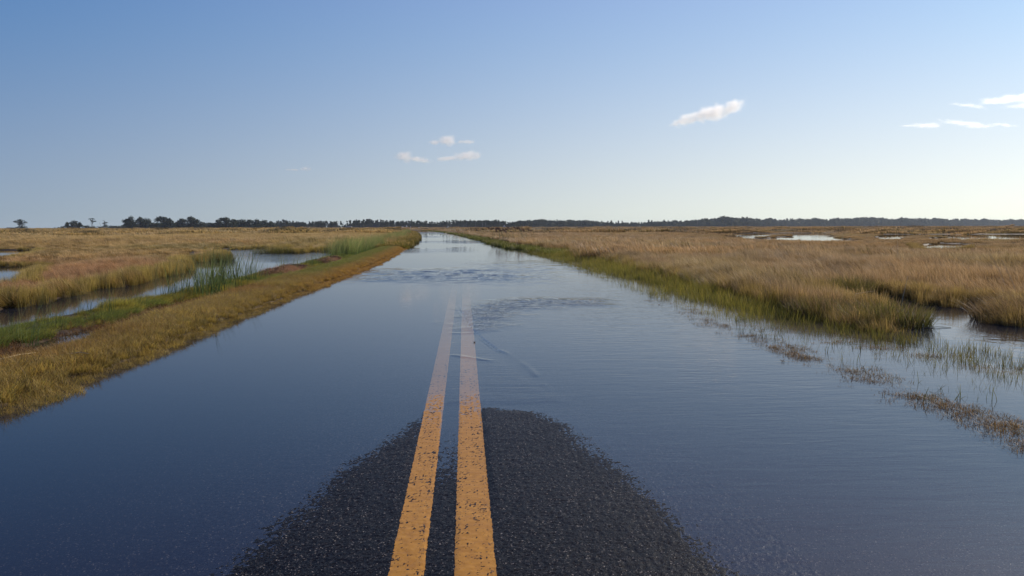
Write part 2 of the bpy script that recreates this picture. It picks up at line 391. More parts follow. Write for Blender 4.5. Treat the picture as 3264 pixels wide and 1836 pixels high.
def paint_line(x0, x1, x2):
    lx = np.concatenate([np.linspace(x0, x1, 12), np.linspace(x1, x2, 6)[1:]]); ly = np.concatenate([np.linspace(-30, 2.7, 30), np.geomspace(2.72, 9.5, 380), np.geomspace(9.6, 420, 190)])
    A, B = np.meshgrid(lx, ly)
    ed = .006 * (vnoise(B * 30, B * 0, 4) - .5) + .004 * (vnoise(B * 90, B * 0, 6) - .5)
    A2 = A + ed * ((A == lx[0]) | (A == lx[-1]))
    f = smooth(11, 7.5, B) * smooth(2.4, 2.7, B)
    z = road_base(A2, B) + .0014 + .55 * aggregate(A2, B) * f + .0016 * (fbm(A2 * 14, B * 6, 79, 3) - .5)
    wear = np.interp(lx, [x0, x0 + .004, x1 - .016, x1 + .004, x2 - .012, x2 - .008, x2], [.10, .0, .015, .18, .19, .11, .14])[None, :] + 0 * A
    wear = wear + np.where(A > x1 - .01, 0, .05 * (vnoise(A * 3, B * 1.2, 12) - .5))
    V = np.stack([A2 + xc(B) - .1, B, z], -1).reshape(-1, 3)
    me = mesh_np('centre_line', V, [grid_faces(len(ly), len(lx))], LM, {'wear': wear.ravel()}, True)
    return link('centre_line', me, road)
paint_line(-.335, -.218, -.182)['label'] = 'left yellow line'
paint_line(-.052, .098, .128)['label'] = 'right yellow line'

# ------------------------------------------------------------------ water sheet
wxs = np.concatenate([-np.geomspace(4.0, 4000, 130)[::-1], np.arange(-3.9, -1.2, .06), np.arange(-1.2, 3.2, .026), np.arange(3.2, 9, .12), np.geomspace(9.1, 4000, 110)])
wys = np.concatenate([-np.geomspace(.5, 580, 20)[::-1], np.arange(0, 5.9, .35), np.arange(6, 17.5, .045), np.arange(17.55, 34, .085), np.geomspace(34.1, 4000, 200)])
WX, WY = np.meshgrid(wxs, wys)
def polyline_d(x, y, P):    # distance and side (+ right of travel), parameter
    best = np.full(x.shape, 1e9); side = np.zeros(x.shape); par = np.zeros(x.shape); acc = 0
    for (ax, ay), (bx, by) in zip(P[:-1], P[1:]):
        ex, ey = bx - ax, by - ay; L = math.hypot(ex, ey)
        t = np.clip(((x - ax) * ex + (y - ay) * ey) / L ** 2, 0, 1)
        d = np.hypot(x - ax - ex * t, (y - ay - ey * t) * .45)
        u = d < best
        best = np.where(u, d, best); side = np.where(u, np.sign((x - ax) * ey - (y - ay) * ex), side); par = np.where(u, acc + t * L, par); acc += L
    return best, side, par / acc
wz = np.zeros(WX.shape)
C1 = [(-.16, 15.3), (-.02, 13.6), (.10, 11.7), (.24, 10.6), (.40, 9.6), (.62, 8.75)]
d, s_, p = polyline_d(WX, WY, C1); sd_ = -d * s_
jit = .02 * (fbm(WX * 4, WY * 2, 61, 3) - .5)
env = np.exp(-np.where(sd_ > 0, 0, (sd_ / .05) ** 2)) * np.exp(-np.clip(sd_, 0, 9) / (.05 + .28 * (1 - p) ** 1.5)) * smooth(1.0, .8, p) * smooth(-.02, .1, p)
wz += -.019 * env * np.cos((sd_ + jit) * 2 * math.pi / (.075 - .03 * p))
C2 = [(-.2, 9.32), (-.02, 9.15), (.15, 8.98), (.33, 8.78)]
d, s_, p = polyline_d(WX, WY, C2); wz += .007 * np.exp(-(d / .03) ** 2) * smooth(0, .15, p) * smooth(1, .8, p)
C3 = [(.33, 9.9), (.5, 9.35), (.62, 8.75), (.70, 8.2), (.73, 7.6), (.80, 7.0)]
d, s_, p = polyline_d(WX, WY, C3); wz += .0042 * (.2 + 1.5 * smooth(.3, .7, vnoise(WX * 9, WY * 3, 93))) * np.exp(-(d / .022) ** 2) * smooth(0, .1, p) * smooth(1, .7, p)
for yy, x0, x1 in ((13.2, -.17, .12), (11.2, -.2, .15)):
    d, s_, p = polyline_d(WX, WY, [(x0, yy), ((x0 + x1) / 2, yy - .03), (x1, yy)]); wz += .005 * np.exp(-(d / .03) ** 2)
wz *= (WY > 6.6)
# how choppy the water is from place to place (gusts, shelter of the verges)
ws = WX - xc(WY)
base = .16 + .62 * smooth(-1.2, 2.5, ws) * smooth(30, 12, WY) + .08 * (fbm(WX * .5, WY * .25, 51, 3) - .5)
base = base * (.35 + .65 * smooth(3.0, 14, WY)) * (.6 + .4 * smooth(-1.5, 1.5, ws))
b1 = smooth(5.2, 1.0, np.abs(WY - 25.3 + 1.2 * (fbm(WX * .6, WY * .3, 52) - .5) * 2)) * smooth(3.4, .8, ws) * smooth(-3.7, -2.6, ws)
arc = poly_sdf(WX, WY, [(.12, 11.7), (.0, 14.8), (.6, 16.1), (1.6, 16.9), (2.9, 16.1), (2.7, 15.0), (1.7, 14.9), (.95, 14.0), (.5, 12.7), (.25, 11.6)])
b2 = smooth(.45, -.55, arc + .8 * (fbm(WX * 2.2, WY * 1.2, 53) - .5))
far = smooth(30, 50, WY) * (np.abs(ws) < 4) * smooth(.50, .62, fbm(WX * .05, WY * .12, 54, 3)) * 1.0
wedge = poly_sdf(WX, WY, [(-.1, 14), (.1, 10.2), (.5, 8.2), (.85, 6.7), (-.2, 6.7), (-.2, 9), (-.15, 12)])
b3 = smooth(.1, -.1, wedge)
pond = poly_sdf(WX, WY, [(-9, 35), (-7, 33), (-7.3, 46), (-12, 57), (-17, 56), (-13, 44)])
wz += b2 * .016 * (vnoise(WX * 6.5 + WY * 1.5, WY * 4.5 - WX, 91) + .5 * vnoise(WX * 13, WY * 8, 92) - .75) * (np.abs(WX) < 3.3) * (WY < 17.4)
chop = base * .8 + .8 * b1 + 2.6 * b2 + .25 * b3 + .7 * smooth(.5, -1, pond)
calm = np.maximum(smooth(3.6, 4.3, ws + .5 * (fbm(WX * 2, WY * 1.5, 57, 3) - .5)), smooth(-3.9, -4.6, ws)) * smooth(.5, 0, -pond)
chop = chop * (1 - .6 * calm)
chop = np.clip(chop, .04, 5)
nz1 = fbm(WX * .35, WY * .12, 58, 4) - .5
def band(y0, y1, soft): return smooth(y0 - soft, y0 + soft, WY + 6 * nz1 * soft) * smooth(y1 + soft, y1 - soft, WY + 6 * nz1 * soft)
gust = 1.0 * b1 * smooth(.30, .60, fbm(WX * .5 + 3, WY * .3, 59, 3)) + .35 * band(26, 34, 2.5) * smooth(-1.5, 1.5, ws) + .9 * band(47, 57, 1.5) * smooth(1.8, -.5, ws) + 1.3 * band(74, 86, 2) + 1.5 * band(118, 132, 4) * smooth(1, -1, ws) + 1.8 * band(185, 225, 8)
gust = gust * (np.abs(ws) < 4.3) + .5 * smooth(.5, -1, pond) + .22 * smooth(-.2, -1.5, poly_sdf(WX, WY, POOLS[4]))
rough_w = np.clip(1.35 * b1 * smooth(.15, .42, fbm(WX * .5 + 3, WY * .3, 59, 3)) + .4 * band(26, 33, 2.5) * smooth(-1.5, 1.5, ws) + .10 * smooth(-2, 2, ws), 0, 1.3) * (np.abs(ws) < 4.2) * smooth(16.8, 18.5, WY) * smooth(34, 32, WY)
wz += .034 * rough_w * (vnoise(WX * 1.9 + .3 * WY, WY * 1.5, 95) + .5 * vnoise(WX * 4.2, WY * 2.9, 96) + .22 * vnoise(WX * 9, WY * 5.5, 97) - .86)
wss = WX - xc(WY)
bed = np.where(np.abs(wss) < 3.72, road_base(wss + .1, WY), terrain(WX, WY))
depth = np.clip(-bed, 0, .6)
m, nt, nd, ln = new_mat('flood_water')
o = N(nd, 'ShaderNodeOutputMaterial')
ge = N(nd, 'ShaderNodeNewGeometry')
at = N(nd, 'ShaderNodeAttribute', attribute_name='chop', attribute_type='GEOMETRY')
def wnoise(sx, sy, rot, detail=3, rough=.5, dist=.6):
    mp = N(nd, 'ShaderNodeMapping'); mp.inputs['Scale'].default_value = (sx, sy, 1); mp.inputs['Rotation'].default_value = (0, 0, R(rot)); ln.new(ge.outputs['Position'], mp.inputs[0])
    nz = N(nd, 'ShaderNodeTexNoise'); nz.inputs['Scale'].default_value = 1; nz.inputs['Detail'].default_value = detail; nz.inputs['Roughness'].default_value = rough; nz.inputs['Distortion'].default_value = dist
    ln.new(mp.outputs[0], nz.inputs['Vector']); return nz.outputs[0]
a = wnoise(2.4, 10.0, 12); c2 = wnoise(5, 24, -6, 2); c3 = wnoise(.8, 2.4, 18, 2); big = wnoise(2.0, 1.5, 8, 3, .55, .4)
s1 = N(nd, 'ShaderNodeMath', operation='MULTIPLY_ADD'); ln.new(c2, s1.inputs[0]); s1.inputs[1].default_value = .38; ln.new(a, s1.inputs[2])
s2 = N(nd, 'ShaderNodeMath', operation='MULTIPLY_ADD'); ln.new(c3, s2.inputs[0]); s2.inputs[1].default_value = .7; ln.new(s1.outputs[0], s2.inputs[2])
bp = N(nd, 'ShaderNodeBump'); bp.inputs['Distance'].default_value = .0075; ln.new(s2.outputs[0], bp.inputs['Height'])
hs = N(nd, 'ShaderNodeMath', operation='MULTIPLY'); ln.new(s2.outputs[0], hs.inputs[0]); ln.new(at.outputs['Fac'], hs.inputs[1])
gu = N(nd, 'ShaderNodeAttribute', attribute_name='gust', attribute_type='GEOMETRY')
g1 = N(nd, 'ShaderNodeMath', operation='MULTIPLY'); ln.new(gu.outputs['Fac'], g1.inputs[0]); ln.new(big, g1.inputs[1])
g2 = N(nd, 'ShaderNodeMath', operation='MULTIPLY_ADD'); ln.new(g1.outputs[0], g2.inputs[0]); g2.inputs[1].default_value = 9; ln.new(hs.outputs[0], g2.inputs[2]); ln.new(g2.outputs[0], bp.inputs['Height'])
bp.inputs['Strength'].default_value = 1
fr = N(nd, 'ShaderNodeFresnel'); ln.new(bp.outputs[0], fr.inputs[1])
io = N(nd, 'ShaderNodeMapRange'); io.inputs['To Min'].default_value = 1.42; io.inputs['To Max'].default_value = 1 / 1.42   # the same air-to-water reflectance from both sides of the sheet
ln.new(ge.outputs['Backfacing'], io.inputs['Value']); ln.new(io.outputs[0], fr.inputs[0])
gl = N(nd, 'ShaderNodeBsdfGlossy'); gl.inputs['Roughness'].default_value = .012; ln.new(bp.outputs[0], gl.inputs['Normal'])
tp = N(nd, 'ShaderNodeBsdfTransparent'); tp.inputs[0].default_value = (.94, .96, .97, 1)
ms = N(nd, 'ShaderNodeMixShader'); ln.new(fr.outputs[0], ms.inputs[0]); 
# silt: the deeper the water, the less of the bottom shows through
dp = N(nd, 'ShaderNodeAttribute', attribute_name='depth', attribute_type='GEOMETRY')
ex = N(nd, 'ShaderNodeMath', operation='MULTIPLY'); ln.new(dp.outputs['Fac'], ex.inputs[0]); ex.inputs[1].default_value = -18
e2 = N(nd, 'ShaderNodeMath', operation='EXPONENT'); ln.new(ex.outputs[0], e2.inputs[0])
silt = N(nd, 'ShaderNodeBsdfDiffuse'); silt.inputs[0].default_value = (.020, .024, .036, 1)
mt = N(nd, 'ShaderNodeMixShader'); ln.new(e2.outputs[0], mt.inputs[0]); ln.new(silt.outputs[0], mt.inputs[1]); ln.new(tp.outputs[0], mt.inputs[2])
ln.new(mt.outputs[0], ms.inputs[1]); ln.new(gl.outputs[0], ms.inputs[2]); ln.new(ms.outputs[0], o.inputs[0])
V = np.stack([WX, WY, wz], -1).reshape(-1, 3)
tag(link('water', mesh_np('water', V, [grid_faces(len(wys), len(wxs))], m, {'chop': chop.ravel(), 'depth': depth.ravel(), 'gust': gust.ravel()}, True)), 'shallow flood water over the road and between the marsh grass', kind='structure')

# ------------------------------------------------------------------ grass patches (source meshes, kept out of the scene) and scattering
GRASS = blade_mat('grass_blades'); GRASS1 = blade_mat('plant_blades', instanced=False)
STRAW = blade_mat('straw', instanced=False, transl=.1, rough=.7)

def disc(n, rad, r):
    a = r.uniform(0, 2 * math.pi, n); q = rad * np.sqrt(r.uniform(0, 1, n)); return q * np.cos(a), q * np.sin(a)

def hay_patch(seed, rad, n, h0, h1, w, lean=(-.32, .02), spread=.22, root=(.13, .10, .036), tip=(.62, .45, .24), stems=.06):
    r = np.random.default_rng(seed); x, y = disc(n, rad, r)
    h = r.uniform(h0, h1, n) * (.85 + .3 * vnoise(x / rad * 1.5, y / rad * 1.5, seed))
    L = np.stack([lean[0] + spread * r.normal(size=n), lean[1] + spread * r.normal(size=n)], -1)
    mixc = r.uniform(0, 1, (n, 1)); rt = np.array(root) * (1 - mixc * .25) + np.array((.14, .105, .03)) * mixc * .25
    tpc = np.array(tip) * (.7 + .6 * r.uniform(0, 1, (n, 1))) * np.array([1, 1, 1])
    g = r.uniform(0, 1, n) < .18; tpc[g] = np.array((.17, .16, .035))
    P = [blades(x, y, h, w * r.uniform(.6, 1.25, n), L, rt, tpc, seed=seed)]
    k = int(n * stems)
    if k:
        x2, y2 = disc(k, rad, r); L2 = np.stack([lean[0] * 1.1 + spread * r.normal(size=k), spread * r.normal(size=k)], -1)
        P.append(blades(x2, y2, r.uniform(h1, h1 * 1.22, k), w * 1.05 * np.ones(k), L2, (.22, .17, .07), (.70, .55, .32), seed=seed + 1))
    return P

def make_lib(name, patches, mat=GRASS):
    c = bpy.data.collections.new(name)
    for i, P in enumerate(patches):
        c.objects.link(bpy.data.objects.new('%s_%02d' % (name, i), blade_mesh(name, P, mat)))
    return c, len(patches)

def scatter(name, lib, x, y, z, scale, tint, label, cat, rz=.5, tilt=.06, mat=GRASS, swirl=0.):
    c, nlib = lib; n = len(x); r = np.random.default_rng(len(name) * 31 + n)
    me = bpy.data.meshes.new(name); me.vertices.add(n); me.vertices.foreach_set('co', np.stack([x, y, z], -1).astype(np.float32).ravel())
    rot = np.stack([tilt * r.normal(size=n), tilt * r.normal(size=n), r.uniform(-rz, rz, n)], -1)
    if swirl: rot[:, 0] += swirl * (fbm(x * .55, y * .4, 71, 3) - .5) * 2; rot[:, 1] += swirl * (fbm(x * .5, y * .45, 72, 3) - .55) * 2
    sc3 = np.asarray(scale); sc3 = np.stack([sc3, sc3, sc3], -1) if sc3.ndim == 1 else sc3
    me.attributes.new('idx', 'INT', 'POINT').data.foreach_set('value', r.integers(0, nlib, n).astype(np.int32))
    for k, v in (('rot', rot), ('scl', sc3), ('tint', tint)):
        me.attributes.new(k, 'FLOAT_VECTOR', 'POINT').data.foreach_set('vector', np.asarray(v, np.float32).ravel())
    me.materials.append(mat)
    ob = link(name, me); tag(ob, label, cat, kind='stuff')
    ng = bpy.data.node_groups.new(name, 'GeometryNodeTree')
    ng.interface.new_socket('Geometry', in_out='INPUT', socket_type='NodeSocketGeometry'); ng.interface.new_socket('Geometry', in_out='OUTPUT', socket_type='NodeSocketGeometry')
    gi = ng.nodes.new('NodeGroupInput'); go = ng.nodes.new('NodeGroupOutput'); ip = ng.nodes.new('GeometryNodeInstanceOnPoints')
    ci = ng.nodes.new('GeometryNodeCollectionInfo'); ci.inputs['Collection'].default_value = c; ci.inputs['Separate Children'].default_value = True; ci.inputs['Reset Children'].default_value = True
    def attr(nm, t):
        a = ng.nodes.new('GeometryNodeInputNamedAttribute'); a.data_type = t; a.inputs['Name'].default_value = nm; return a.outputs['Attribute']
    ip.inputs['Pick Instance'].default_value = True
    L = ng.links.new
    L(gi.outputs[0], ip.inputs['Points']); L(ci.outputs[0], ip.inputs['Instance']); L(attr('idx', 'INT'), ip.inputs['Instance Index'])
    L(attr('rot', 'FLOAT_VECTOR'), ip.inputs['Rotation']); L(attr('scl', 'FLOAT_VECTOR'), ip.inputs['Scale']); L(ip.outputs[0], go.inputs[0])
    md = ob.modifiers.new('scatter', 'NODES'); md.node_group = ng
    return ob

def jgrid(x0, x1, y0, y1, step, seed):
    r = np.random.default_rng(seed)
    X, Y = np.meshgrid(np.arange(x0, x1, step), np.arange(y0, y1, step)); X = X.ravel() + r.uniform(-.5, .5, X.size) * step; Y = Y.ravel() + r.uniform(-.5, .5, Y.size) * step
    return X, Y

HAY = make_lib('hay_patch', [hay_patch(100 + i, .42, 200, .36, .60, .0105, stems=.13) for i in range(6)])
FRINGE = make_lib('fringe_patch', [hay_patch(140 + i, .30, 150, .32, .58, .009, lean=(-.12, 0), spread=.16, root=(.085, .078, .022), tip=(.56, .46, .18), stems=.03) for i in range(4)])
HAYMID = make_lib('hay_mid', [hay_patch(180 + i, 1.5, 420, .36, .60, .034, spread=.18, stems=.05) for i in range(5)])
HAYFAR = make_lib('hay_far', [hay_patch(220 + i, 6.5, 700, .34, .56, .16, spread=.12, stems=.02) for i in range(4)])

def field_tint(x, y):
    """reddish brown interiors, golden and olive towards the water, dull green in patches"""
    n1 = fbm(x * .11, y * .11, 201, 4); n2 = fbm(x * .035, y * .02, 202, 4); n3 = fbm(x * .4, y * .4, 203, 3)
    left = (x < xc(y))
    gold = np.array((1.0, .90, .66)); red = np.array((.86, .72, .66)); green = np.array((.74, .80, .58)); dull = np.array((.76, .74, .76))
    a = smooth(.40, .62, n1)[:, None]; b_ = smooth(.50, .66, n2)[:, None]; g = smooth(.56, .70, fbm(x * .16 + 9, y * .09, 205, 4))[:, None]
    Ll = gold * (1 - a * .55) + red * a * .55; Lr = (gold * .25 + red * .62 + dull * .13) * (1 - a * .5) + dull * a * .5
    t = np.where(left[:, None], Ll, Lr)
    g = g * np.where(left[:, None], 1, .45)
    t = t * (1 - g * .75) + green * g * .75
    nearl = (smooth(-7, -11, x) * smooth(44, 26, y))[:, None] * .85; t = t * (1 - nearl) + np.array((.98, .72, .62)) * nearl
    far_gold = smooth(40, 110, y)[:, None] * left[:, None] * .7
    t = t * (1 - far_gold) + gold * np.array((.98, 1.0, .95)) * far_gold
    t = t * np.where(left[:, None], .95, .86)
    return t * (.78 + .44 * n3[:, None]) * (.9 + .25 * n2[:, None])

def in_field(x, y, edge=0.):
    s = x - xc(y)
    okr = s > bank_r(y) + .08 + edge; okl = s < -(land_l(y) + .75) - edge
    far_l = smooth(50, 60, y) > .5
    okl = np.where(far_l, s < -(5.6 + edge), s < -8.0 - edge)
    return (okr | okl) & (pool_d(x, y) > .05 + edge) & (hollow_d(x, y) > 0)

def wedge_ok(x, y, ang=47): return np.abs(np.arctan2(x, y)) < R(ang)

# near field
x, y = jgrid(-40, 42, 5, 42, .36, 1); r = np.hypot(x, y)
k = in_field(x, y) & (r < 38) & wedge_ok(x, y); x, y = x[k], y[k]
hs_ = .52 + .42 * fbm(x * .3, y * .3, 301, 3)
hs_ = hs_ * (.62 + .76 * fbm(x * 1.2, y * 1.2, 307, 3)) * np.where(x > 0, .72 + .28 * smooth(.1, 1.1, x - xc(y) - bank_r(y)), 1)
hs_ = hs_ * (1 - .42 * (smooth(-13, -15, x) * smooth(25.5, 27, y) * smooth(40, 37, y)))
hs_ = hs_ * np.where(x < -9, .5 + .5 * smooth(.2, 4.5, pool_d(x, y)), .75 + .25 * smooth(.1, 1.6, pool_d(x, y)))
tn = field_tint(x, y); eg = smooth(.8, .1, pool_d(x, y))[:, None] * .55
tn = tn * (1 - eg) + np.array((.95, .92, .55)) * eg
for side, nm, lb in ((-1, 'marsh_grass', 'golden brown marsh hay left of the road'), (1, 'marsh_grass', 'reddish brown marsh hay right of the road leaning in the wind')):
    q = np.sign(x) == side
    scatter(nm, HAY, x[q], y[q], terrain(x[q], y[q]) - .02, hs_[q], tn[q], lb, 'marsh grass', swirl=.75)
# yellow-green fringe along the water
x, y = jgrid(-30, 32, 5, 60, .27, 2); s = x - xc(y)
pd = pool_d(x, y); bd = np.where(s > 0, s - bank_r(y), 99)
k = in_field(x, y, -.1) & ((pd < .55) | ((bd < .5) & (rng.uniform(size=len(x)) < .8))) & wedge_ok(x, y); x, y = x[k], y[k]
s = x - xc(y)
tn = np.where((s < 0)[:, None], np.array((1.0, .90, .62)), np.array((.78, .66, .52))) * (.7 + .6 * fbm(x * .8, y * .8, 303, 3)[:, None])
scatter('edge_grass', FRINGE, x, y, terrain(x, y) - .03, (.42 + .45 * fbm(x * .7, y * .7, 304, 3)) * np.where(x < -13, .6, 1), tn, 'yellow green cordgrass fringing the pools and the bank', 'marsh grass', rz=3.1)
# middle distance
x, y = jgrid(-150, 150, 10, 150, 1.25, 3); r = np.hypot(x, y)
k = in_field(x, y, .35) & (r > 35) & (r < 145) & wedge_ok(x, y); x, y = x[k], y[k]
scatter('marsh_grass', HAYMID, x, y, terrain(x, y) - .02, (.58 + .5 * fbm(x * .12, y * .12, 305, 3)) * (.42 + .58 * smooth(0, 12, pool_d(x, y))), field_tint(x, y), 'tawny marsh hay in the middle distance on both sides', 'marsh grass')
x, y = jgrid(-1100, 1100, 60, 1250, 8.0, 4); r = np.hypot(x, y); s = x - xc(y)
k = in_field(x, y, 1.5) & (np.abs(s) > 10) & (r > 138) & (r < 1250) & wedge_ok(x, y, 42); x, y = x[k], y[k]
scatter('marsh_grass', HAYFAR, x, y, terrain(x, y) - .02, .75 + .55 * fbm(x * .02, y * .02, 306, 3), field_tint(x, y), 'far marsh hay reaching to the tree line', 'marsh grass')

# left verge: short browned lawn grass on the shoulder
def lawn_patch(seed, n=190):
    r = np.random.default_rng(seed); x, y = disc(n, .2, r)
    h = r.uniform(.045, .125, n); L = np.stack([.25 + .5 * r.normal(size=n), .5 * r.normal(size=n)], -1)
    mixc = r.uniform(0, 1, (n, 1))
    tp_ = np.array((.52, .345, .12)) * (1 - mixc) + np.array((.40, .345, .085)) * mixc
    P = [blades(x, y, h, r.uniform(.004, .008, n), L, (.13, .10, .025), tp_, seed=seed, cv=.25)]
    x2, y2 = disc(14, .2, r); P.append(blades(x2, y2, r.uniform(.12, .19, 14), .004 * np.ones(14), .5 * r.normal(size=(14, 2)), (.12, .10, .03), (.36, .26, .12), seed=seed + 1))
    return P
LAWN = make_lib('lawn_patch', [lawn_patch(300 + i) for i in range(5)])
x, y = jgrid(-7, -3, 3, 62, .135, 5); x = x + 0; s = x - xc(y)
e_ = .19 * (fbm(x * 2.2, y * 2.2, 310, 3) - .5) * 2
k = (-s > left_edge(y) + e_ - .02) & (-s < land_l(y) + .12 + e_ * 1.5); x, y = x[k], y[k]; s = x - xc(y)
u = ((-s - left_edge(y)) / 1.7).clip(0, 1)
nn = fbm(x * 1.1, y * 1.1, 311, 3); gr = (smooth(17, 27, y) * smooth(.25, .6, u) * .8)[:, None]
orange = smooth(.55, .05, u)[:, None] * smooth(12, 25, y)[:, None]
tn = np.array((1., .95, .8)) * (.72 + .6 * nn[:, None]); rd = smooth(.45, .62, fbm(x * .5, y * .5, 312, 3))[:, None] * smooth(.2, .7, u)[:, None] * .7
tn = tn * (1 - rd) + np.array((1.0, .72, .62)) * rd
tn = tn * (1 - gr) + np.array((.62, .95, .5)) * gr; tn = tn * (1 - orange * .6) + np.array((1.35, .86, .55)) * orange * .6
scatter('verge_grass', LAWN, x, y, np.maximum(terrain(x, y), -.02) - .012, (.48 + .6 * nn) * (.75 + .5 * smooth(0, .4, u)) * (1 - .4 * smooth(.7, 1, u)), tn, 'short golden brown grass on the left road shoulder', 'verge grass', rz=3.1)
# verges further away, both sides
VERGE = make_lib('verge_patch', [hay_patch(330 + i, .5, 150, .10, .24, .018, lean=(-.1, 0), spread=.3, root=(.06, .075, .016), tip=(.15, .155, .035), stems=.03) for i in range(3)])
yv = np.concatenate([np.linspace(45, 130, 900), np.linspace(130, 300, 900)]); 
def strip(n, y0, y1, s0, s1, seed):
    r = np.random.default_rng(seed); yy = y0 * (y1 / y0) ** r.uniform(0, 1, n); a = s0(yy); b_ = s1(yy); ss = a + (b_ - a) * r.uniform(0, 1, n); return xc(yy) + ss, yy
x1, y1 = strip(1500, 55, 330, lambda q: -left_edge(q) - .15, lambda q: -5.5 + 0 * q, 6)
x2, y2 = strip(620, 42, 330, lambda q: right_edge(q) + .3 + .9 * smooth(75, 42, q), lambda q: bank_r(q), 7)
x = np.concatenate([x1, x2]); y = np.concatenate([y1, y2]); lf = (np.arange(len(x)) < len(x1))[:, None]
tn = np.where(lf, np.array((1.3, 1.05, .7)), np.array((1.0, 1.05, .75))) * (.75 + .5 * fbm(x * .4, y * .2, 331, 3)[:, None])
scatter('verge_grass', VERGE, x, y, np.maximum(terrain(x, y), -.03), .8 + .6 * fbm(x * .5, y * .3, 332, 2), tn, 'green grass verges far along both edges of the flooded road', 'verge grass', rz=3.1)

# green grass bank on the left, blown flat towards the right
def green_patch(seed, n=140, h0=.18, h1=.42):
    r = np.random.default_rng(seed); x, y = disc(n, .26, r)
    L = np.stack([.55 + .4 * r.normal(size=n), -.1 + .35 * r.normal(size=n)], -1); mixc = r.uniform(0, 1, (n, 1)) ** 2
    tp_ = np.array((.29, .33, .065)) * (1 - mixc) + np.array((.34, .30, .09)) * mixc
    return [blades(x, y, r.uniform(h0, h1, n), r.uniform(.006, .011, n), L, (.11, .15, .028), tp_, seed=seed, cv=.2, droop=.25)]
GREEN = make_lib('green_patch', [green_patch(350 + i) for i in range(4)])
x, y = jgrid(-9, -4.5, 6, 42, .17, 8); s = x - xc(y)
cen = np.interp(y, [6, 10, 12, 16, 20, 28, 42], [6.45, 6.35, 6.25, 6.2, 6.05, 6.15, 6.1]); wd = np.interp(y, [6, 11, 14, 20, 30, 42], [.75, .6, .42, .42, .35, .3]) * (.65 + .8 * fbm(y * .7, y * 0, 351, 3))
k = (np.abs(-s - cen) < wd); x, y = x[k], y[k]
tn = np.array((1., 1., 1.)) * (.65 + .7 * fbm(x * .9, y * .9, 352, 3)[:, None]) * np.where((fbm(x * .6, y * .6, 353, 3) > .55)[:, None], np.array((1.55, 1.2, 1.0)), np.array((1.0, 1., .95)))
scatter('green_grass', GREEN, x, y, np.maximum(terrain(x, y), -.02) - .02, .16 + .62 * fbm(x * 1.1, y * 1.1, 354, 3) * rng.uniform(.75, 1.25, len(x)), tn, 'bright green windblown grass between the left shoulder and the ditch', 'marsh grass')
# bulrushes standing in the ditch edge
def rush_patch(seed, n=15, h0=.5, h1=1.15, rad=.3):
    r = np.random.default_rng(seed); x, y = disc(n, rad, r); L = np.stack([.10 + .22 * r.normal(size=n), .15 * r.normal(size=n)], -1)
    mixc = r.uniform(0, 1, (n, 1)) ** 3; tp_ = np.array((.17, .215, .07)) * (1 - mixc) + np.array((.3, .25, .11)) * mixc
    return [blades(x, y, r.uniform(h0, h1, n), r.uniform(.009, .016, n), L, (.05, .09, .024), tp_, seed=seed, cv=.15)]
RUSH = make_lib('rush_patch', [rush_patch(370 + i) for i in range(4)])
r_ = np.random.default_rng(371)
y = np.concatenate([r_.uniform(17, 21.8, 32), r_.uniform(22.5, 31, 16), r_.uniform(9, 17, 12), r_.uniform(31, 46, 14)]); x = -(6.05 + .28 * r_.normal(size=len(y)))
x[:32] = -(5.95 + .25 * r_.normal(size=32))
sc_ = np.where(y < 17, .55, np.where(y < 22, 1.05, .65)) * r_.uniform(.7, 1.1, len(y))
scatter('rushes', RUSH, x, y, np.maximum(terrain(x, y), -.15) - .02, sc_, np.ones((len(y), 3)) * r_.uniform(.8, 1.25, (len(y), 1)), 'tall dark green rushes along the left ditch', 'rushes')
# taller reeds along the far left roadside
REED = make_lib('reed_patch', [rush_patch(380 + i, 60, .55, 1.15, .55) for i in range(3)])
y = np.concatenate([r_.uniform(40, 62, 70), r_.uniform(62, 120, 70), r_.uniform(120, 260, 40)]); x = xc(y) - (6.3 + .5 * r_.normal(size=len(y)))
scatter('reeds', REED, x, y, terrain(x, y) * 0, r_.uniform(.7, 1.05, len(y)), np.array((1.7, 1.55, 1.4)) * r_.uniform(.75, 1.3, (len(y), 1)), 'grey green reeds along the far left roadside', 'reeds')

# right: thin grass standing in the shallow water over the shoulder
def sprig_patch(seed, n, h0, h1, rad, w=.007, spread=.25):
    r = np.random.default_rng(seed); x, y = disc(n, rad, r); L = np.stack([-.05 + spread * r.normal(size=n), spread * r.normal(size=n)], -1)
    mixc = r.uniform(0, 1, (n, 1)); tp_ = np.array((.19, .25, .05)) * (1 - mixc) + np.array((.32, .28, .08)) * mixc
    return [blades(x, y, r.uniform(h0, h1, n), r.uniform(.7, 1.2, n) * w, L, (.08, .105, .022), tp_, seed=seed, cv=.2)]
SPRIG = make_lib('sprig_patch', [sprig_patch(400 + i, 8, .10, .26, .2, .0058) for i in range(5)])
r_ = np.random.default_rng(401); n = 19000
y = 5.0 * (48 / 5.0) ** r_.uniform(0, 1, n); s0 = 3.85; s1 = bank_r(y) + .35; u = r_.uniform(0, 1, n); s = s0 + (s1 - s0) * u
dn = (.30 + .70 * smooth(.2, .95, u)) * .85 * np.interp(y, [5, 9, 12, 16, 22, 48], [.05, .18, .45, .55, .6, .8]) + .25 * smooth(25, 40, y)
dn *= .5 + 1.0 * smooth(.35, .65, fbm(s * 1.2, y * .6, 402, 3))
k = r_.uniform(0, 1, n) < dn; x = xc(y[k]) + s[k]; y = y[k]; u = u[k]
ht = (.75 + .6 * u) * np.interp(y, [5, 12, 18, 40], [.55, .75, 1, 1.05]) * r_.uniform(.7, 1.25, len(y))
tn = np.array((1.42, 1.16, .9)) * (.75 + .5 * fbm(x, y, 403, 2)[:, None]) * np.interp(y, [9, 16], [.7, 1.0])[:, None]
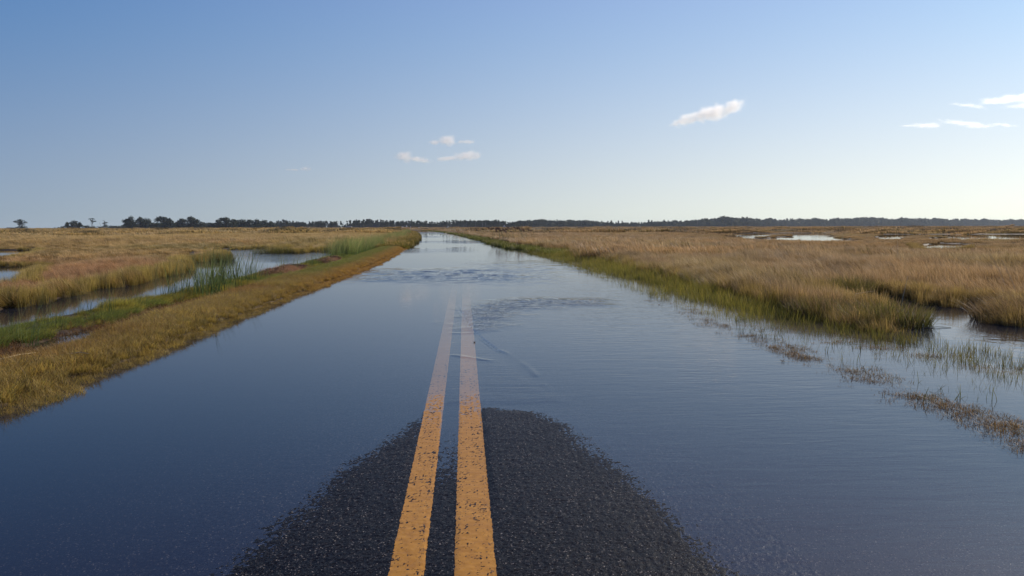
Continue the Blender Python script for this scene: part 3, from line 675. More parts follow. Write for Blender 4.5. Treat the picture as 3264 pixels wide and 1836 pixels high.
scatter('flooded_grass', SPRIG, x, y, np.clip(terrain(x, y), -.06, .03) - .01, ht, tn, 'green grass standing in the shallow water along the right shoulder', 'marsh grass', rz=3.1)
# sparse stubs further out in the near right water
STUB = make_lib('stub_patch', [sprig_patch(420 + i, 4, .05, .17, .12, .006, .45) for i in range(5)])
n = 520; y = r_.uniform(4.5, 11.5, n); x = 3.9 + (10.5 - 3.9) * r_.uniform(0, 1, n) ** 1.3
k = (pool_d(x, y) < .1) | (x < 6); k &= r_.uniform(0, 1, n) < (.25 + .75 * smooth(.42, .6, fbm(x * .9, y * .9, 421, 3))) * smooth(8.5, 4.8, x); x, y = x[k], y[k]
scatter('flooded_grass', STUB, x, y, np.full(len(x), -.015), r_.uniform(.35, 1.0, len(x)), np.ones((len(x), 3)) * np.array((.7, .62, .6)) * r_.uniform(.5, 1.1, (len(x), 1)), 'sparse dark grass stubs poking through the water at the near right', 'marsh grass', rz=3.1)
# line of drifted dead grass at the edge of the asphalt and small rafts beyond it
def drift_patch(seed, n=34, rad=.2, flat=.22):
    r = np.random.default_rng(seed); x, y = disc(n, rad, r); L = r.normal(size=(n, 2)) * 2.2
    mixc = r.uniform(0, 1, (n, 1)); tp_ = np.array((.26, .18, .085)) * (1 - mixc) + np.array((.22, .20, .06)) * mixc
    up = r.uniform(0, 1, n) < flat; L[up] *= .25
    return [blades(x, y, np.where(up, r.uniform(.03, .09, n), r.uniform(.012, .04, n)), r.uniform(.004, .007, n), L, (.06, .045, .02), tp_, seed=seed, cv=.35)]
DRIFT = make_lib('drift_patch', [drift_patch(440 + i) for i in range(5)])
n = 1100; y = 4.2 * (16 / 4.2) ** r_.uniform(0, 1, n); s = 3.86 + .14 * r_.normal(size=n) + .12 * (fbm(y * .9, y * 0, 441, 3) - .5) * 2
k = r_.uniform(0, 1, n) < (.15 + 1.1 * smooth(.40, .62, fbm(y * 1.7, s * 3, 442, 3))) * np.interp(y, [4, 9, 16], [1, .8, .25]); x, y = s[k] + .1, y[k]
xr = []; yr = []
for (cx, cy_, k_, sx, sy) in ((5.35, 8.75, 26, .22, .12), (5.05, 9.4, 16, .18, .10), (5.55, 7.9, 24, .32, .12), (5.25, 6.5, 12, .2, .1), (5.75, 6.35, 18, .18, .12), (4.7, 9.9, 12, .16, .1), (6.2, 7.1, 8, .3, .08), (6.0, 5.7, 10, .2, .1), (4.55, 11.3, 10, .3, .15), (5.0, 5.6, 12, .15, .1)):
    xr += list(cx + sx * r_.normal(size=k_)); yr += list(cy_ + sy * r_.normal(size=k_))
x = np.concatenate([x, xr]); y = np.concatenate([y, yr])
scatter('floating_debris', DRIFT, x, y, np.full(len(x), -.006), r_.uniform(.3, .75, len(x)), np.array((1.35, 1.05, .85)) * r_.uniform(.7, 1.4, (len(x), 1)), 'drifted dead grass and straw floating along the right road edge', 'plant debris', rz=3.1)
# wet straw litter on the mud behind the left shoulder
n = 2400; y = 5 * (40 / 5) ** r_.uniform(0, 1, n); x = -(land_l(y) + .42 + .26 * r_.normal(size=n))
k = r_.uniform(0, 1, n) < smooth(.38, .6, fbm(x * 1.3, y * .8, 451, 3)) + .15; x, y = x[k], y[k]
scatter('straw_litter', DRIFT, x, y, np.maximum(terrain(x, y), 0) + .002, r_.uniform(.7, 1.4, len(x)), np.array((1.25, .85, .7)) * r_.uniform(.6, 1.2, (len(x), 1)), 'red brown dead straw on the wet mud behind the left shoulder', 'plant debris', rz=3.1)

# ------------------------------------------------------------------ trees
BARK = principled('bark', (.085, .070, .058), .9, .1, (.05, .042, .035), 3)
DEADWOOD = principled('dead_wood', (.26, .24, .22), .9, .1, (.16, .15, .14), 3)
LEAF = blade_mat('foliage', instanced=False, transl=.25, rough=.6)

def leaf_cloud(centres, radii, n, size, cols, seed, flat=.7):
    """many small leaf-spray faces scattered through clump volumes"""
    r = np.random.default_rng(seed); centres = np.asarray(centres, float); radii = np.asarray(radii, float)
    wgt = radii ** 2.2; wgt /= wgt.sum(); pick = r.choice(len(centres), n, p=wgt)
    d = r.normal(size=(n, 3)); d /= np.linalg.norm(d, axis=1, keepdims=True); d *= (r.uniform(0, 1, (n, 1)) ** .42) * np.array([1, 1, flat])
    P = centres[pick] + d * radii[pick][:, None]
    a = r.normal(size=(n, 3)); a[:, 2] *= .6; a /= np.linalg.norm(a, axis=1, keepdims=True); b_ = np.cross(a, r.normal(size=(n, 3))); b_ /= np.linalg.norm(b_, axis=1, keepdims=True)
    sz = size * r.uniform(.6, 1.3, (n, 1))
    V = np.stack([P - a * sz, P - b_ * sz * .6, P + a * sz, P + b_ * sz * .6], 1).reshape(-1, 3)
    cl = np.asarray(cols)[r.integers(0, len(cols), n)] * r.uniform(.7, 1.3, (n, 1)) * (r.uniform(.75, 1.25, len(centres))[pick])[:, None]
    return V, np.arange(4 * n).reshape(-1, 4), np.repeat(cl, 4, 0)

def branch_mesh(name, lines, mat):
    V = []; F = []; o = 0
    for pts, rad in lines:
        v, f = tube(pts, rad, 6); V.append(v); F.append(f + o); o += len(v)
    return mesh_np(name, np.concatenate(V), [np.concatenate(F)], mat, smooth_sh=True)

DARKG = [(.030, .046, .022), (.038, .055, .022), (.025, .040, .024), (.045, .056, .024)]
PINEG = [(.026, .044, .026), (.034, .052, .026), (.022, .038, .026)]
def build_tree(kind, seed):
    """unit tree 10 m tall: (trunk mesh, crown mesh)"""
    r = np.random.default_rng(seed); H = 10.
    if kind == 'oak':
        lines = [([(0, 0, -.3), (.1, 0, 2), (.15 * r.normal(), .1, 5), (.2 * r.normal(), 0, 7.5)], [.38, .3, .22, .06])]; cs = []; rs = []
        for i in range(20):
            a = r.uniform(0, 6.28); z = r.uniform(.8, 8.2); q = r.uniform(.4, 1) * 4.0 * math.sqrt(max(.2, 1 - ((z - 4.0) / 5.6) ** 2)); c = (q * math.cos(a), q * math.sin(a), z)
            cs.append(c); rs.append(r.uniform(1.2, 2.0)); lines.append(([(0, 0, z * .45 + .6), (c[0] * .5, c[1] * .5, z * .8), c], [.15, .1, .03]))
        cs += [(0, 0, 8.3), (.8, .3, 7.4)]; rs += [1.7, 1.9]
        return branch_mesh('oak_trunk', lines, BARK), leaf_cloud(cs, rs, 1500, .46, DARKG, seed, .95)
    if kind == 'bush':
        cs = []; rs = []; lines = []
        for i in range(9):
            a = r.uniform(0, 6.28); q = r.uniform(0, 4.5); z = r.uniform(1.5, 6.6); cs.append((q * math.cos(a), q * math.sin(a), z)); rs.append(r.uniform(1.7, 2.9)); lines.append(([(0, 0, -.3), (cs[-1][0] * .4, cs[-1][1] * .4, z * .5), cs[-1]], [.2, .14, .04]))
        return branch_mesh('bush_trunk', lines, BARK), leaf_cloud(cs, rs, 480, .5, DARKG, seed)
    if kind == 'pine':
        bx, by = .25 * r.normal(2) if False else (.25 * r.normal(), .25 * r.normal())
        lines = [([(0, 0, -.3), (bx * .3, by * .3, 3.5), (bx, by, 9.3)], [.21, .17, .05])]; cs = []; rs = []
        for i in range(14):
            z = r.uniform(3.9, 9.3); a = r.uniform(0, 6.28); q = r.uniform(.2, 1.6) * (1.2 - (z - 4) / 6.5); c = (bx * z / 9 + q * math.cos(a), by * z / 9 + q * math.sin(a), z)
            cs.append(c); rs.append(r.uniform(.6, 1.05)); lines.append(([(bx * z / 9, by * z / 9, z - .5), c], [.07, .03]))
        return branch_mesh('pine_trunk', lines, BARK), leaf_cloud(cs, rs, 520, .36, PINEG, seed, .85)
    if kind == 'snag':
        lines = [([(0, 0, -.3), (.1, 0, 4), (.3 * r.normal(), .1, 9.6)], [.19, .14, .03])]
        for i in range(9):
            z = r.uniform(4, 9); a = r.uniform(0, 6.28); q = r.uniform(.7, 1.7); lines.append(([(0, 0, z), (q * .6 * math.cos(a), q * .6 * math.sin(a), z + .5), (q * math.cos(a), q * math.sin(a), z + r.uniform(.2, 1.4))], [.08, .05, .015]))
        return branch_mesh('snag_trunk', lines, DEADWOOD), None

def mesh_leaf(name, vfc): return mesh_np(name, vfc[0], [vfc[1]], LEAF, {'col': vfc[2]})
TREES = {}
for kind, nvar in (('oak', 5), ('bush', 4), ('pine', 7), ('snag', 3)):
    TREES[kind] = []
    for i in range(nvar):
        t_, c_ = build_tree(kind, 500 + 37 * i + len(kind)); TREES[kind].append((t_, mesh_leaf(kind + '_crown', c_) if c_ else None))
NAME = {'oak': 'oak_tree', 'bush': 'shrub', 'pine': 'pine_tree', 'snag': 'dead_tree'}
rt = random.Random(11)
def plant(kind, x, y, h, label, group, wide=1.0, cat=None, var=None):
    t_, c_ = TREES[kind][rt.randrange(len(TREES[kind])) if var is None else var]
    root = empty(NAME[kind], (x, y, .02), rt.uniform(0, 6.28)); tag(root, label, cat or {'oak': 'tree', 'bush': 'shrub', 'pine': 'tree', 'snag': 'tree'}[kind], group)
    root.scale = (h / 10 * wide, h / 10 * wide, h / 10)
    link('trunk', t_, root)
    if c_: link('crown', c_, root)
    return root

# lone spreading tree at the far left, flat layered crown
def layered_tree(name, label, loc, h, layers, trunks, seed, size=.36, n=420):
    root = empty(name, loc); tag(root, label, 'tree')
    link('trunk', branch_mesh('layered_trunk', [([(a * h, 0, -.3), (b_ * h, 0, t * h)], [.035 * h * rk, .014 * h * rk]) for a, b_, t, rk in trunks] + [([(0, 0, max(.1, l[2] - .22) * h), (l[0] * h, l[1] * h, l[2] * h)], [.012 * h, .004 * h]) for l in layers], BARK), root)
    V, F, C = leaf_cloud([(l[0] * h, l[1] * h, l[2] * h) for l in layers], [l[3] * h for l in layers], n, size, DARKG, seed, .42)
    link('crown', mesh_leaf('layered_crown', (V, F, C)), root)
    return root
D0 = 820
layered_tree('spreading_tree', 'lone spreading tree with a flat layered crown at the far left', (-.5365 * D0, D0, 0), 10.0,
    [(-.45, 0, .80, .24), (-.12, .1, .92, .26), (.15, -.1, .88, .28), (-.18, .1, .72, .34), (.10, 0, .68, .34), (.48, 0, .72, .22), (.56, .1, .64, .14), (-.02, 0, .52, .30), (.0, .1, .30, .30), (-.22, -.1, .18, .22), (.36, 0, .22, .30), (.1, 0, .12, .36), (.28, .1, .44, .16)], [(-.05, -.08, .8, 1), (.05, .15, .75, .8)], 601, .42, 1500)
layered_tree('twin_stem_tree', 'thin two-stemmed tree with small flat tufts left of the dark stand', (-.452 * D0, D0, 0), 11.0,
    [(-.18, 0, .93, .14), (.02, 0, .95, .14), (.12, .05, .93, .13), (-.10, 0, .82, .12), (.10, 0, .74, .17), (.28, 0, .73, .14), (.0, 0, .66, .10), (.04, 0, .16, .20), (.18, 0, .10, .18)], [(-.02, -.12, .9, .62), (.06, .04, .92, .62)], 602, .32, 700)
layered_tree('ragged_tree', 'ragged half-bare tree with a leaning snag beside it', (-.4375 * D0, D0, 0), 9.2,
    [(-.05, 0, .94, .08), (.02, 0, .84, .10), (.20, 0, .72, .20), (.02, 0, .66, .22), (-.10, 0, .62, .16), (.10, 0, .45, .22), (.04, 0, .28, .34), (-.25, 0, .16, .25), (.3, 0, .14, .25)], [(-.0, .05, .85, .8), (-.25, -.55, .80, .35)], 603, .34, 800)

def hgt(px_above, d): return 1.5 + px_above * d / 2000.
# the small stand between the lone tree and the dark stand
sm = [(-.4925, 5, 'bush', 1.6), (-.4865, 9, 'bush', 1.3), (-.4815, 15, 'oak', .75), (-.4785, 10, 'bush', 1.3), (-.473, 19, 'oak', .9), (-.469, 13, 'bush', 1.), (-.4665, 15, 'oak', .7), (-.4605, 10, 'bush', 1.4), (-.456, 8, 'bush', 1.6), (-.449, 6, 'bush', 1.5), (-.4425, 6, 'bush', 1.4), (-.431, 8, 'bush', 1.3), (-.4265, 8, 'bush', 1.5), (-.4215, 9, 'bush', 1.4), (-.417, 9, 'bush', 1.3)]
lab = {1: 'small round shrub second from the left in the low clump by the lone tree', 2: 'short round-headed tree left of the tallest tree in the low clump', 4: 'tallest round-headed tree of the low clump at the far left', 6: 'short tree right of the tallest tree in the low clump', 0: 'lowest shrub at the left end of the low clump at the far left'}
for i, (a, pxh, kd, wd) in enumerate(sm):
    h = hgt(pxh, D0); plant(kd, a * D0, D0, h, lab.get(i, 'low dark shrub in the hedge left of the tall dark stand'), None if i in lab else 'low shrubs left of the tall dark stand', wd * (1.25 if kd == 'bush' else 1.2))
# the dark stand: each big crown on its own
big = [(-.4105, 22, 'oak', .85, 'squat dark oak at the left end of the tall dark stand'), (-.4055, 29, 'oak', .7, 'tall oak with a knobbly head near the left end of the dark stand'), (-.395, 27, 'oak', .75, 'second tall oak of the dark stand with an uneven head'), (-.3885, 24, 'oak', .95, 'rounded oak between two taller ones in the dark stand'),
       (-.379, 18, 'bush', 1.2, 'low bushy tree in the first dip of the dark stand'), (-.3695, 28, 'oak', 1.05, 'broad domed oak left of the middle of the dark stand'), (-.360, 24, 'oak', .8, 'pointed tree on the right shoulder of the domed oak'), (-.352, 17, 'bush', 1.2, 'low tree in the dip left of the widest oak'),
       (-.3455, 23, 'oak', .95, 'lower oak leaning on the left of the widest oak'), (-.3345, 28, 'oak', 1.25, 'widest domed oak in the middle of the dark stand'), (-.3225, 18, 'bush', 1.2, 'low loose tree right of the widest oak'), (-.312, 17, 'bush', 1.25, 'second low loose tree right of the widest oak'),
       (-.302, 20, 'oak', .95, 'mid-height oak before the last tall peak of the dark stand'), (-.2925, 26, 'oak', 1.0, 'last tall peak of the dark stand towards the road'), (-.283, 21, 'oak', 1.1, 'even-topped oak just right of the last tall peak'), (-.273, 21, 'oak', 1.1, 'second even-topped oak right of the last tall peak'),
       (-.264, 20, 'oak', 1.1, 'pale-sided oak near the right end of the dark stand'), (-.255, 21, 'oak', .9, 'small-headed oak near the right end of the dark stand'), (-.2465, 19, 'oak', 1.0, 'rounded oak ending the dark stand on the right'), (-.238, 16, 'oak', .9, 'lowest oak where the dark stand meets the pines')]
for i, (a, pxh, kd, wd, lb) in enumerate(big):
    d = 830 + rt.uniform(-25, 25); plant(kd, a * d, d, hgt(pxh, d) * 1.02, lb, 'oaks of the dark stand left of the road', wd * 1.3)
for i in range(80):     # understorey filling the foot of the stand
    a = -.412 + .18 * (i + .5) / 80 + rt.uniform(-.002, .002); d = 850 + rt.uniform(-15, 30); plant('bush', a * d, d, hgt(rt.uniform(11, 19), d), 'low dark shrub at the foot of the tall dark stand', 'understorey of the dark stand', 1.5)
# pine belt behind the road, trunk by trunk (azimuth slope, top above the horizon in thousandths of the distance)
prof = [(-.232, 13, .8), (-.225, 18, .7), (-.222, 19, .6), (-.216, 17, .6), (-.205, 13, .9), (-.19, 13, .9), (-.18, 15, .8), (-.172, 16, .8), (-.165, 15, .7), (-.157, 15, .6), (-.151, 15, .35), (-.146, 14, .3), (-.140, 16, .7), (-.128, 18, 1), (-.118, 19, 1), (-.11, 18, 1), (-.10, 16, 1), (-.085, 15, 1), (-.072, 15, 1), (-.065, 16, .9), (-.055, 15, .9), (-.042, 13, .8), (-.036, 12, .7), (-.030, 14, .6), (-.02, 16, 1), (.0, 16, 1), (.02, 17, 1), (.04, 18, 1), (.05, 15, .7), (.056, 11, .6), (.066, 15, .9)]
pa = [p[0] for p in prof]; ph_ = [p[1] for p in prof]; pdn = [p[2] for p in prof]
a = -.236; i = 0
while a < .064:
    dens = np.interp(a, pa, pdn); hh = np.interp(a, pa, ph_)
    d = 1020 + rt.uniform(-30, 60)
    kd = 'snag' if (rt.random() < .10 or (-.156 < a < -.146 and rt.random() < .5)) else 'pine'
    plant(kd, a * d, d, hgt(hh * rt.uniform(.92, 1.2), d), 'bare grey dead pine standing in the pine belt behind the flooded road' if kd == 'snag' else 'dark pine in the belt behind the flooded road', 'dead pines in the belt' if kd == 'snag' else 'pines in the belt behind the road', rt.uniform(.95, 1.35))
    a += .0017 / dens * rt.uniform(.7, 1.3); i += 1
WOODLIB = bpy.data.collections.new('wood_tree')
k_ = 0
for kd, idxs in (('pine', (0, 1, 2, 3)), ('oak', (0, 1, 2)), ('bush', (0, 1))):
    for j in idxs:
        t_, c_ = TREES[kd][j]
        # trunk and crown joined into one source mesh
        bm_v = np.zeros(len(t_.vertices) * 3); t_.vertices.foreach_get('co', bm_v); bm_v = bm_v.reshape(-1, 3)
        tf = np.array([p.vertices[:] for p in t_.polygons]); cv_ = np.zeros(len(c_.vertices) * 3); c_.vertices.foreach_get('co', cv_); cv_ = cv_.reshape(-1, 3)
        cf = np.arange(len(cv_)).reshape(-1, 4) + len(bm_v); cc = np.zeros(len(cv_) * 4, np.float32); c_.attributes['col'].data.foreach_get('color', cc)
        colv = np.concatenate([np.ones((len(bm_v), 3)) * (.06, .052, .045), cc.reshape(-1, 4)[:, :3]])
        WOODLIB.objects.link(bpy.data.objects.new('wood_tree_%02d' % k_, mesh_np('wood_tree', np.concatenate([bm_v, cv_]), [np.concatenate([tf, cf])], LEAF, {'col': colv}))); k_ += 1
def wood(label, rows, seed):
    r = np.random.default_rng(seed); X = []; Y = []; S = []
    for (a0, a1, d0, d1, n, prof_, lo) in rows:
        a = r.uniform(a0, a1, n); d = np.interp(a, [a0, a1], [d0, d1]) * r.uniform(1, 1.07, n); top = np.interp(a, [p[0] for p in prof_], [p[1] for p in prof_]) * (.72 + .5 * fbm(a * 160, a * 0 + 3.3, seed, 3))
        h = (1.5 + top * (lo - .2 + (1.36 - lo) * r.uniform(0, 1, n)) * d / 2000); X += list(a * d); Y += list(d); S += list(h / 10)
    S = np.array(S); wv = r.uniform(.9, 1.5, len(S)); S3 = np.stack([S * wv, S * wv, S], -1)
    return scatter('woodland', (WOODLIB, k_), np.array(X), np.array(Y), np.zeros(len(X)), S3, np.ones((len(X), 3)), label, 'woodland', rz=3.1, tilt=.01, mat=LEAF)
wood('thin dark brush closing the foot of the pine belt behind the road', [(-.235, -.160, 1110, 1110, 120, [(-.235, 12), (-.16, 12)], .5), (-.165, -.14, 1110, 1110, 40, [(-.165, 7), (-.04, 7)], .5), (-.142, -.04, 1110, 1110, 170, [(-.15, 13), (-.04, 12)], .5), (-.045, -.025, 1110, 1110, 40, [(-.165, 9), (-.04, 9)], .5), (-.03, .064, 1110, 1110, 190, [(-.03, 13), (.04, 15), (.064, 11)], .55)], 611)
P1 = [(.058, 10), (.062, 13), (.09, 16), (.13, 17.5), (.155, 17), (.17, 13), (.19, 11), (.215, 11), (.24, 13), (.27, 14), (.297, 15), (.302, 20), (.34, 23), (.355, 22), (.365, 18), (.40, 17.5), (.45, 19), (.50, 20), (.54, 19), (.57, 19.5), (.6, 18), (.66, 16.5), (.75, 15), (.85, 14)]
wood('long dark wood along the horizon right of the road fading to blue', [(.058, .17, 1180, 1350, 420, P1, .6), (.17, .30, 1350, 1500, 420, P1, .6), (.30, .375, 1450, 1550, 330, P1, .7), (.375, .60, 1750, 2050, 900, P1, .75), (.60, .85, 2050, 2600, 900, P1, .8)], 612)
for a, pxh, kd, wd, lb in ((.1735, 15, 'pine', 1.3, 'leftmost round-headed pine rising above the low part of the right wood'), (.1865, 17, 'pine', 1.2, 'tallest of the loose group of pines above the low part of the right wood'), (.182, 14.5, 'pine', 1.2, 'small pine just left of the tallest in the loose group above the right wood'), (.1945, 15.5, 'pine', 1.1, 'pine standing by itself right of the loose group above the right wood'), (.1995, 15, 'pine', 1., 'thin pine next along to the right of the loose group of pines'),
        (.2215, 13.5, 'pine', 1., 'small single pine halfway along the low part of the right wood'), (.2345, 17.5, 'pine', 1.2, 'pair-headed pine above the middle of the right wood'), (.238, 17, 'pine', 1., 'slim pine beside the pair-headed one above the right wood'), (.2535, 18.5, 'oak', .5, 'dense upright tree standing highest before the tall block of the right wood'), (.2595, 16, 'pine', 1., 'pine right of the dense upright tree above the wood'), (.2835, 16.5, 'oak', .6, 'broad-headed tree nearer the tall block of the right wood'), (.2965, 17, 'snag', 1., 'bare dead tree against the left side of the tall block of wood'), (.5645, 23.5, 'pine', 1.3, 'single umbrella pine rising above the far right wood')):
    d = 1330 if a < .2 else (1430 if a < .4 else 1900); plant(kd, a * d, d, hgt(pxh, d), lb, 'single trees above the right wood', wd)

# ------------------------------------------------------------------ small buildings and roadside things in the distance
WHITE = principled('white_paint', (.80, .80, .78), .6); GREYR = principled('grey_roofing', (.16, .165, .175), .8, .2, (.11, .11, .12), 2); DARK = principled('dark_boards', (.07, .068, .07), .8, .2); TAN = principled('weathered_siding', (.42, .40, .37), .8, .2)
GLASS = principled('window_glass', (.03, .035, .04), .1, .5)
def box(x0, x1, y0, y1, z0, z1):
    V = np.array([(a, b_, c) for a in (x0, x1) for b_ in (y0, y1) for c in (z0, z1)], float)
    return V, np.array([(0, 1, 3, 2), (4, 6, 7, 5), (0, 4, 5, 1), (2, 3, 7, 6), (0, 2, 6, 4), (1, 5, 7, 3)])
def boxes(name, lst, mat, parent=None):
    V = []; F = []; o = 0
    for b_ in lst: v, f = box(*b_); V.append(v); F.append(f + o); o += 8
    return link(name, mesh_np(name, np.concatenate(V), [np.concatenate(F)], mat), parent)
def gable(name, label, loc, wx, wy, h, rh, wall, roof, rz=0, cat='building'):
    root = empty(name, loc, rz); tag(root, label, cat)
    X, Y = wx / 2, wy / 2
    V = [(-X, -Y, -.2), (X, -Y, -.2), (X, Y, -.2), (-X, Y, -.2), (-X, -Y, h), (X, -Y, h), (X, Y, h), (-X, Y, h), (0, -Y, h + rh), (0, Y, h + rh)]
    link('wall', mesh_np('wall', np.array(V, float), [[(0, 1, 5, 4), (2, 3, 7, 6), (1, 2, 6, 5), (3, 0, 4, 7)], [(4, 5, 8), (6, 7, 9)]], wall), root)
    e = .25; k2 = rh / X
    Vr = []; Fr = []
    for sg in (-1, 1):
        o_ = len(Vr); Vr += [(0, -Y - e, h + rh + .03), (0, Y + e, h + rh + .03), (sg * (X + e), Y + e, h - e * k2 + .03), (sg * (X + e), -Y - e, h - e * k2 + .03)]; Vr += [(a, b_, c + .14) for a, b_, c in Vr[o_:o_ + 4]]
        Fr += [(o_, o_ + 1, o_ + 2, o_ + 3), (o_ + 4, o_ + 7, o_ + 6, o_ + 5), (o_, o_ + 3, o_ + 7, o_ + 4), (o_ + 1, o_ + 5, o_ + 6, o_ + 2), (o_ + 3, o_ + 2, o_ + 6, o_ + 7), (o_, o_ + 4, o_ + 5, o_ + 1)]
    link('roof', mesh_np('roof', np.array(Vr, float), [Fr], roof), root)
    boxes('door', [(-.45, .45, -Y - .06, -Y - .003, -.1, min(2.0, h - .1))], DARK, root)
    if wx > 3.5:
        for cx in (-X * .6, X * .6): boxes('window', [(cx - .45, cx + .45, -Y - .05, -Y - .003, h * .42, h * .8)], GLASS, root)
    return root
def flat_shed(name, label, loc, wx, wy, h, wall, roof, cat='building', rz=0):
    root = empty(name, loc, rz); tag(root, label, cat); X, Y = wx / 2, wy / 2
    boxes('wall', [(-X, X, -Y, Y, -.2, h)], wall, root); boxes('roof', [(-X - .2, X + .2, -Y - .2, Y + .2, h, h + .22)], roof, root)
    for cx in np.linspace(-X * .7, X * .7, 3): boxes('window', [(cx - .4, cx + .4, -Y - .05, -Y - .003, h * .45, h * .78)], GLASS, root)
    boxes('door', [(X * .33 - .42, X * .33 + .42, -Y - .05, -Y - .003, -.1, min(2., h - .15))], DARK, root)
    return root
flat_shed('low_building', 'long low pale building at the foot of the pine belt', (-.143 * 980, 980, 0), 7.4, 3.2, 2.35, TAN, WHITE)
flat_shed('low_building', 'low pale shed left of the long building under the thin pines', (-.1935 * 980, 980, 0), 5.6, 3, 1.75, TAN, TAN)
gable('hut', 'tiny white hut at the left of the low pale shed', (-.1995 * 980, 980, 0), 2.2, 2.4, 1.5, .5, WHITE, WHITE)
gable('house', 'grey-roofed house half hidden among the pines', (-.1105 * 1000, 1000, 0), 11, 8, 2.3, 3.0, DARK, GREYR, .12)
gable('gabled_hut', 'narrow white gabled hut at the edge of the wood right of the road', (.0505 * 900, 900, 0), 1.9, 2.2, 1.9, 1.5, WHITE, WHITE)
gable('gabled_hut', 'small white pointed hut by the left roadside post', (-.0715 * 960, 960, 0), 1.6, 1.8, 1.5, 2.0, WHITE, WHITE)
flat_shed('low_building', 'dark flat-roofed hut left of the lone spreading tree', (-.5475 * 830, 830, 0), 7.0, 3, 1.75, DARK, DARK)
# parked pale van near the pointed hut
vr = empty('parked_van', (-.0765 * 955, 955, .1), 1.5); tag(vr, 'pale rounded van parked left of the small white pointed hut', 'van')
V = []; prof_v = [(-2.1, .35), (-2.1, 1.5), (-1.8, 1.95), (.9, 1.95), (1.5, 1.25), (2.2, 1.05), (2.2, .35)]
Vv = np.array([(x_, yy, z_) for yy in (-.9, .9) for x_, z_ in prof_v]); n_ = len(prof_v)
me = bpy.data.meshes.new('body'); me.from_pydata(Vv.tolist(), [], [tuple(range(n_)), tuple(reversed(range(n_, 2 * n_)))] + [(i, i + n_, (i + 1) % n_ + n_, (i + 1) % n_) for i in range(n_)]); me.materials.append(WHITE); link('body', me, vr)
for wx_ in (-1.35, 1.4):
    for wy_ in (-.85, .85):
        v, f = tube([(wx_, wy_ - .1, .33), (wx_, wy_ + .1, .33)], [.33, .33], 12); link('wheel', mesh_np('wheel', np.concatenate([v, [(wx_, wy_ - .1, .33), (wx_, wy_ + .1, .33)]]), [f, [(k2, (k2 + 1) % 12, 24) for k2 in range(12)] + [(12 + k2, 12 + (k2 + 1) % 12, 25) for k2 in range(12)]], DARK), vr)
boxes('window', [(-1.5, .8, -.93, -.901, 1.25, 1.75)], GLASS, vr)
# thin roadside marker post and two small white markers
def post(label, loc, h, w, mat, plate=None):
    root = empty('marker_post', loc); tag(root, label, 'post'); boxes('pole', [(-w / 2, w / 2, -w / 2, w / 2, -.5, h)], mat, root)
    boxes('reflector', [(-w * .9, w * .9, -w * .62, -w * .502, h - .45, h - .08)], WHITE if plate is None else plate, root)
post('thin marker post on the left roadside where the road bends away', (xc(245) - 4.9, 245, 0), 1.75, .09, TAN)
post('small white marker post on the right side of the far bend', (-.021 * 420, 420, 0), 1.6, .3, WHITE)
post('small pale orange marker post left of the far bend', (-.0561 * 430, 430, 0), 1.5, .3, principled('orange_paint', (.55, .33, .22), .6))

# ------------------------------------------------------------------ plants and debris one can point to
def reed_obj():
    root = empty('reed'); r = np.random.default_rng(21)
    v, f = tube([(0, 0, -.1), (-.05, 0, .8), (-.22, 0, 1.5), (-.34, .02, 1.72)], [.009, .008, .006, .004], 5)
    link('stem', mesh_np('stem', v, [f], principled('reed_stem', (.24, .20, .10), .7), smooth_sh=True), root)
    lv = []
    for i in range(9):
        z = .3 + .14 * i; a = r.uniform(-.9, .9) + (math.pi if i % 3 else 0); lv.append(blades(np.array([-.08 * (z / 1.5) ** 2 * 1.5]), np.zeros(1), np.array([.22]), np.array([.03]), np.array([[1.7 * math.cos(a), 1.3 * math.sin(a)]]), (.09, .11, .03), (.30, .26, .11), pz=np.array([z]), seed=i, droop=.5))
    link('leaf', blade_mesh('leaf', lv, GRASS1), root)
    n = 170; t = r.uniform(0, 1, n); px_ = -.34 - .20 * t + .05 * r.normal(size=n) * (1 - t * .6); pz_ = 1.66 + .12 * t + .05 * r.normal(size=n) * (1 - t * .6)
    link('plume', blade_mesh('plume', [blades(px_, .05 * r.normal(size=n), r.uniform(.05, .10, n), np.full(n, .016), np.stack([-1.2 + .6 * r.normal(size=n), .6 * r.normal(size=n)], -1), (.11, .065, .045), (.17, .105, .075), pz=pz_, seed=5)], GRASS1), root)
    return root
rp = reed_obj(); first = True; rq = random.Random(5)
cl_ = [('left', 1245, 11, -.0), ('right', 0, 19, 0)]
for cname, nn_, cx, cy_, spx in (('left', 16, xc(84) + 5.25, 84, .6), ('right', 26, xc(76) + 6.3, 76, .75)):
    for i in range(nn_):
        o_ = rp if first else copy_tree(rp); first = False
        x_ = cx + rq.gauss(0, spx); y_ = cy_ + rq.gauss(0, 1.2); o_.location = (x_, y_, .03); o_.rotation_euler = (0, 0, rq.uniform(-.5, .5)); k2 = rq.uniform(.56, .80); o_.scale = (k2 * 1.3, k2 * 1.3, k2)
        tag(o_, 'brown-plumed reed in the %s clump on the right bank' % ('smaller left' if cname == 'left' else 'larger right'), 'reed', 'reeds of the %s clump' % ('smaller' if cname == 'left' else 'larger'))

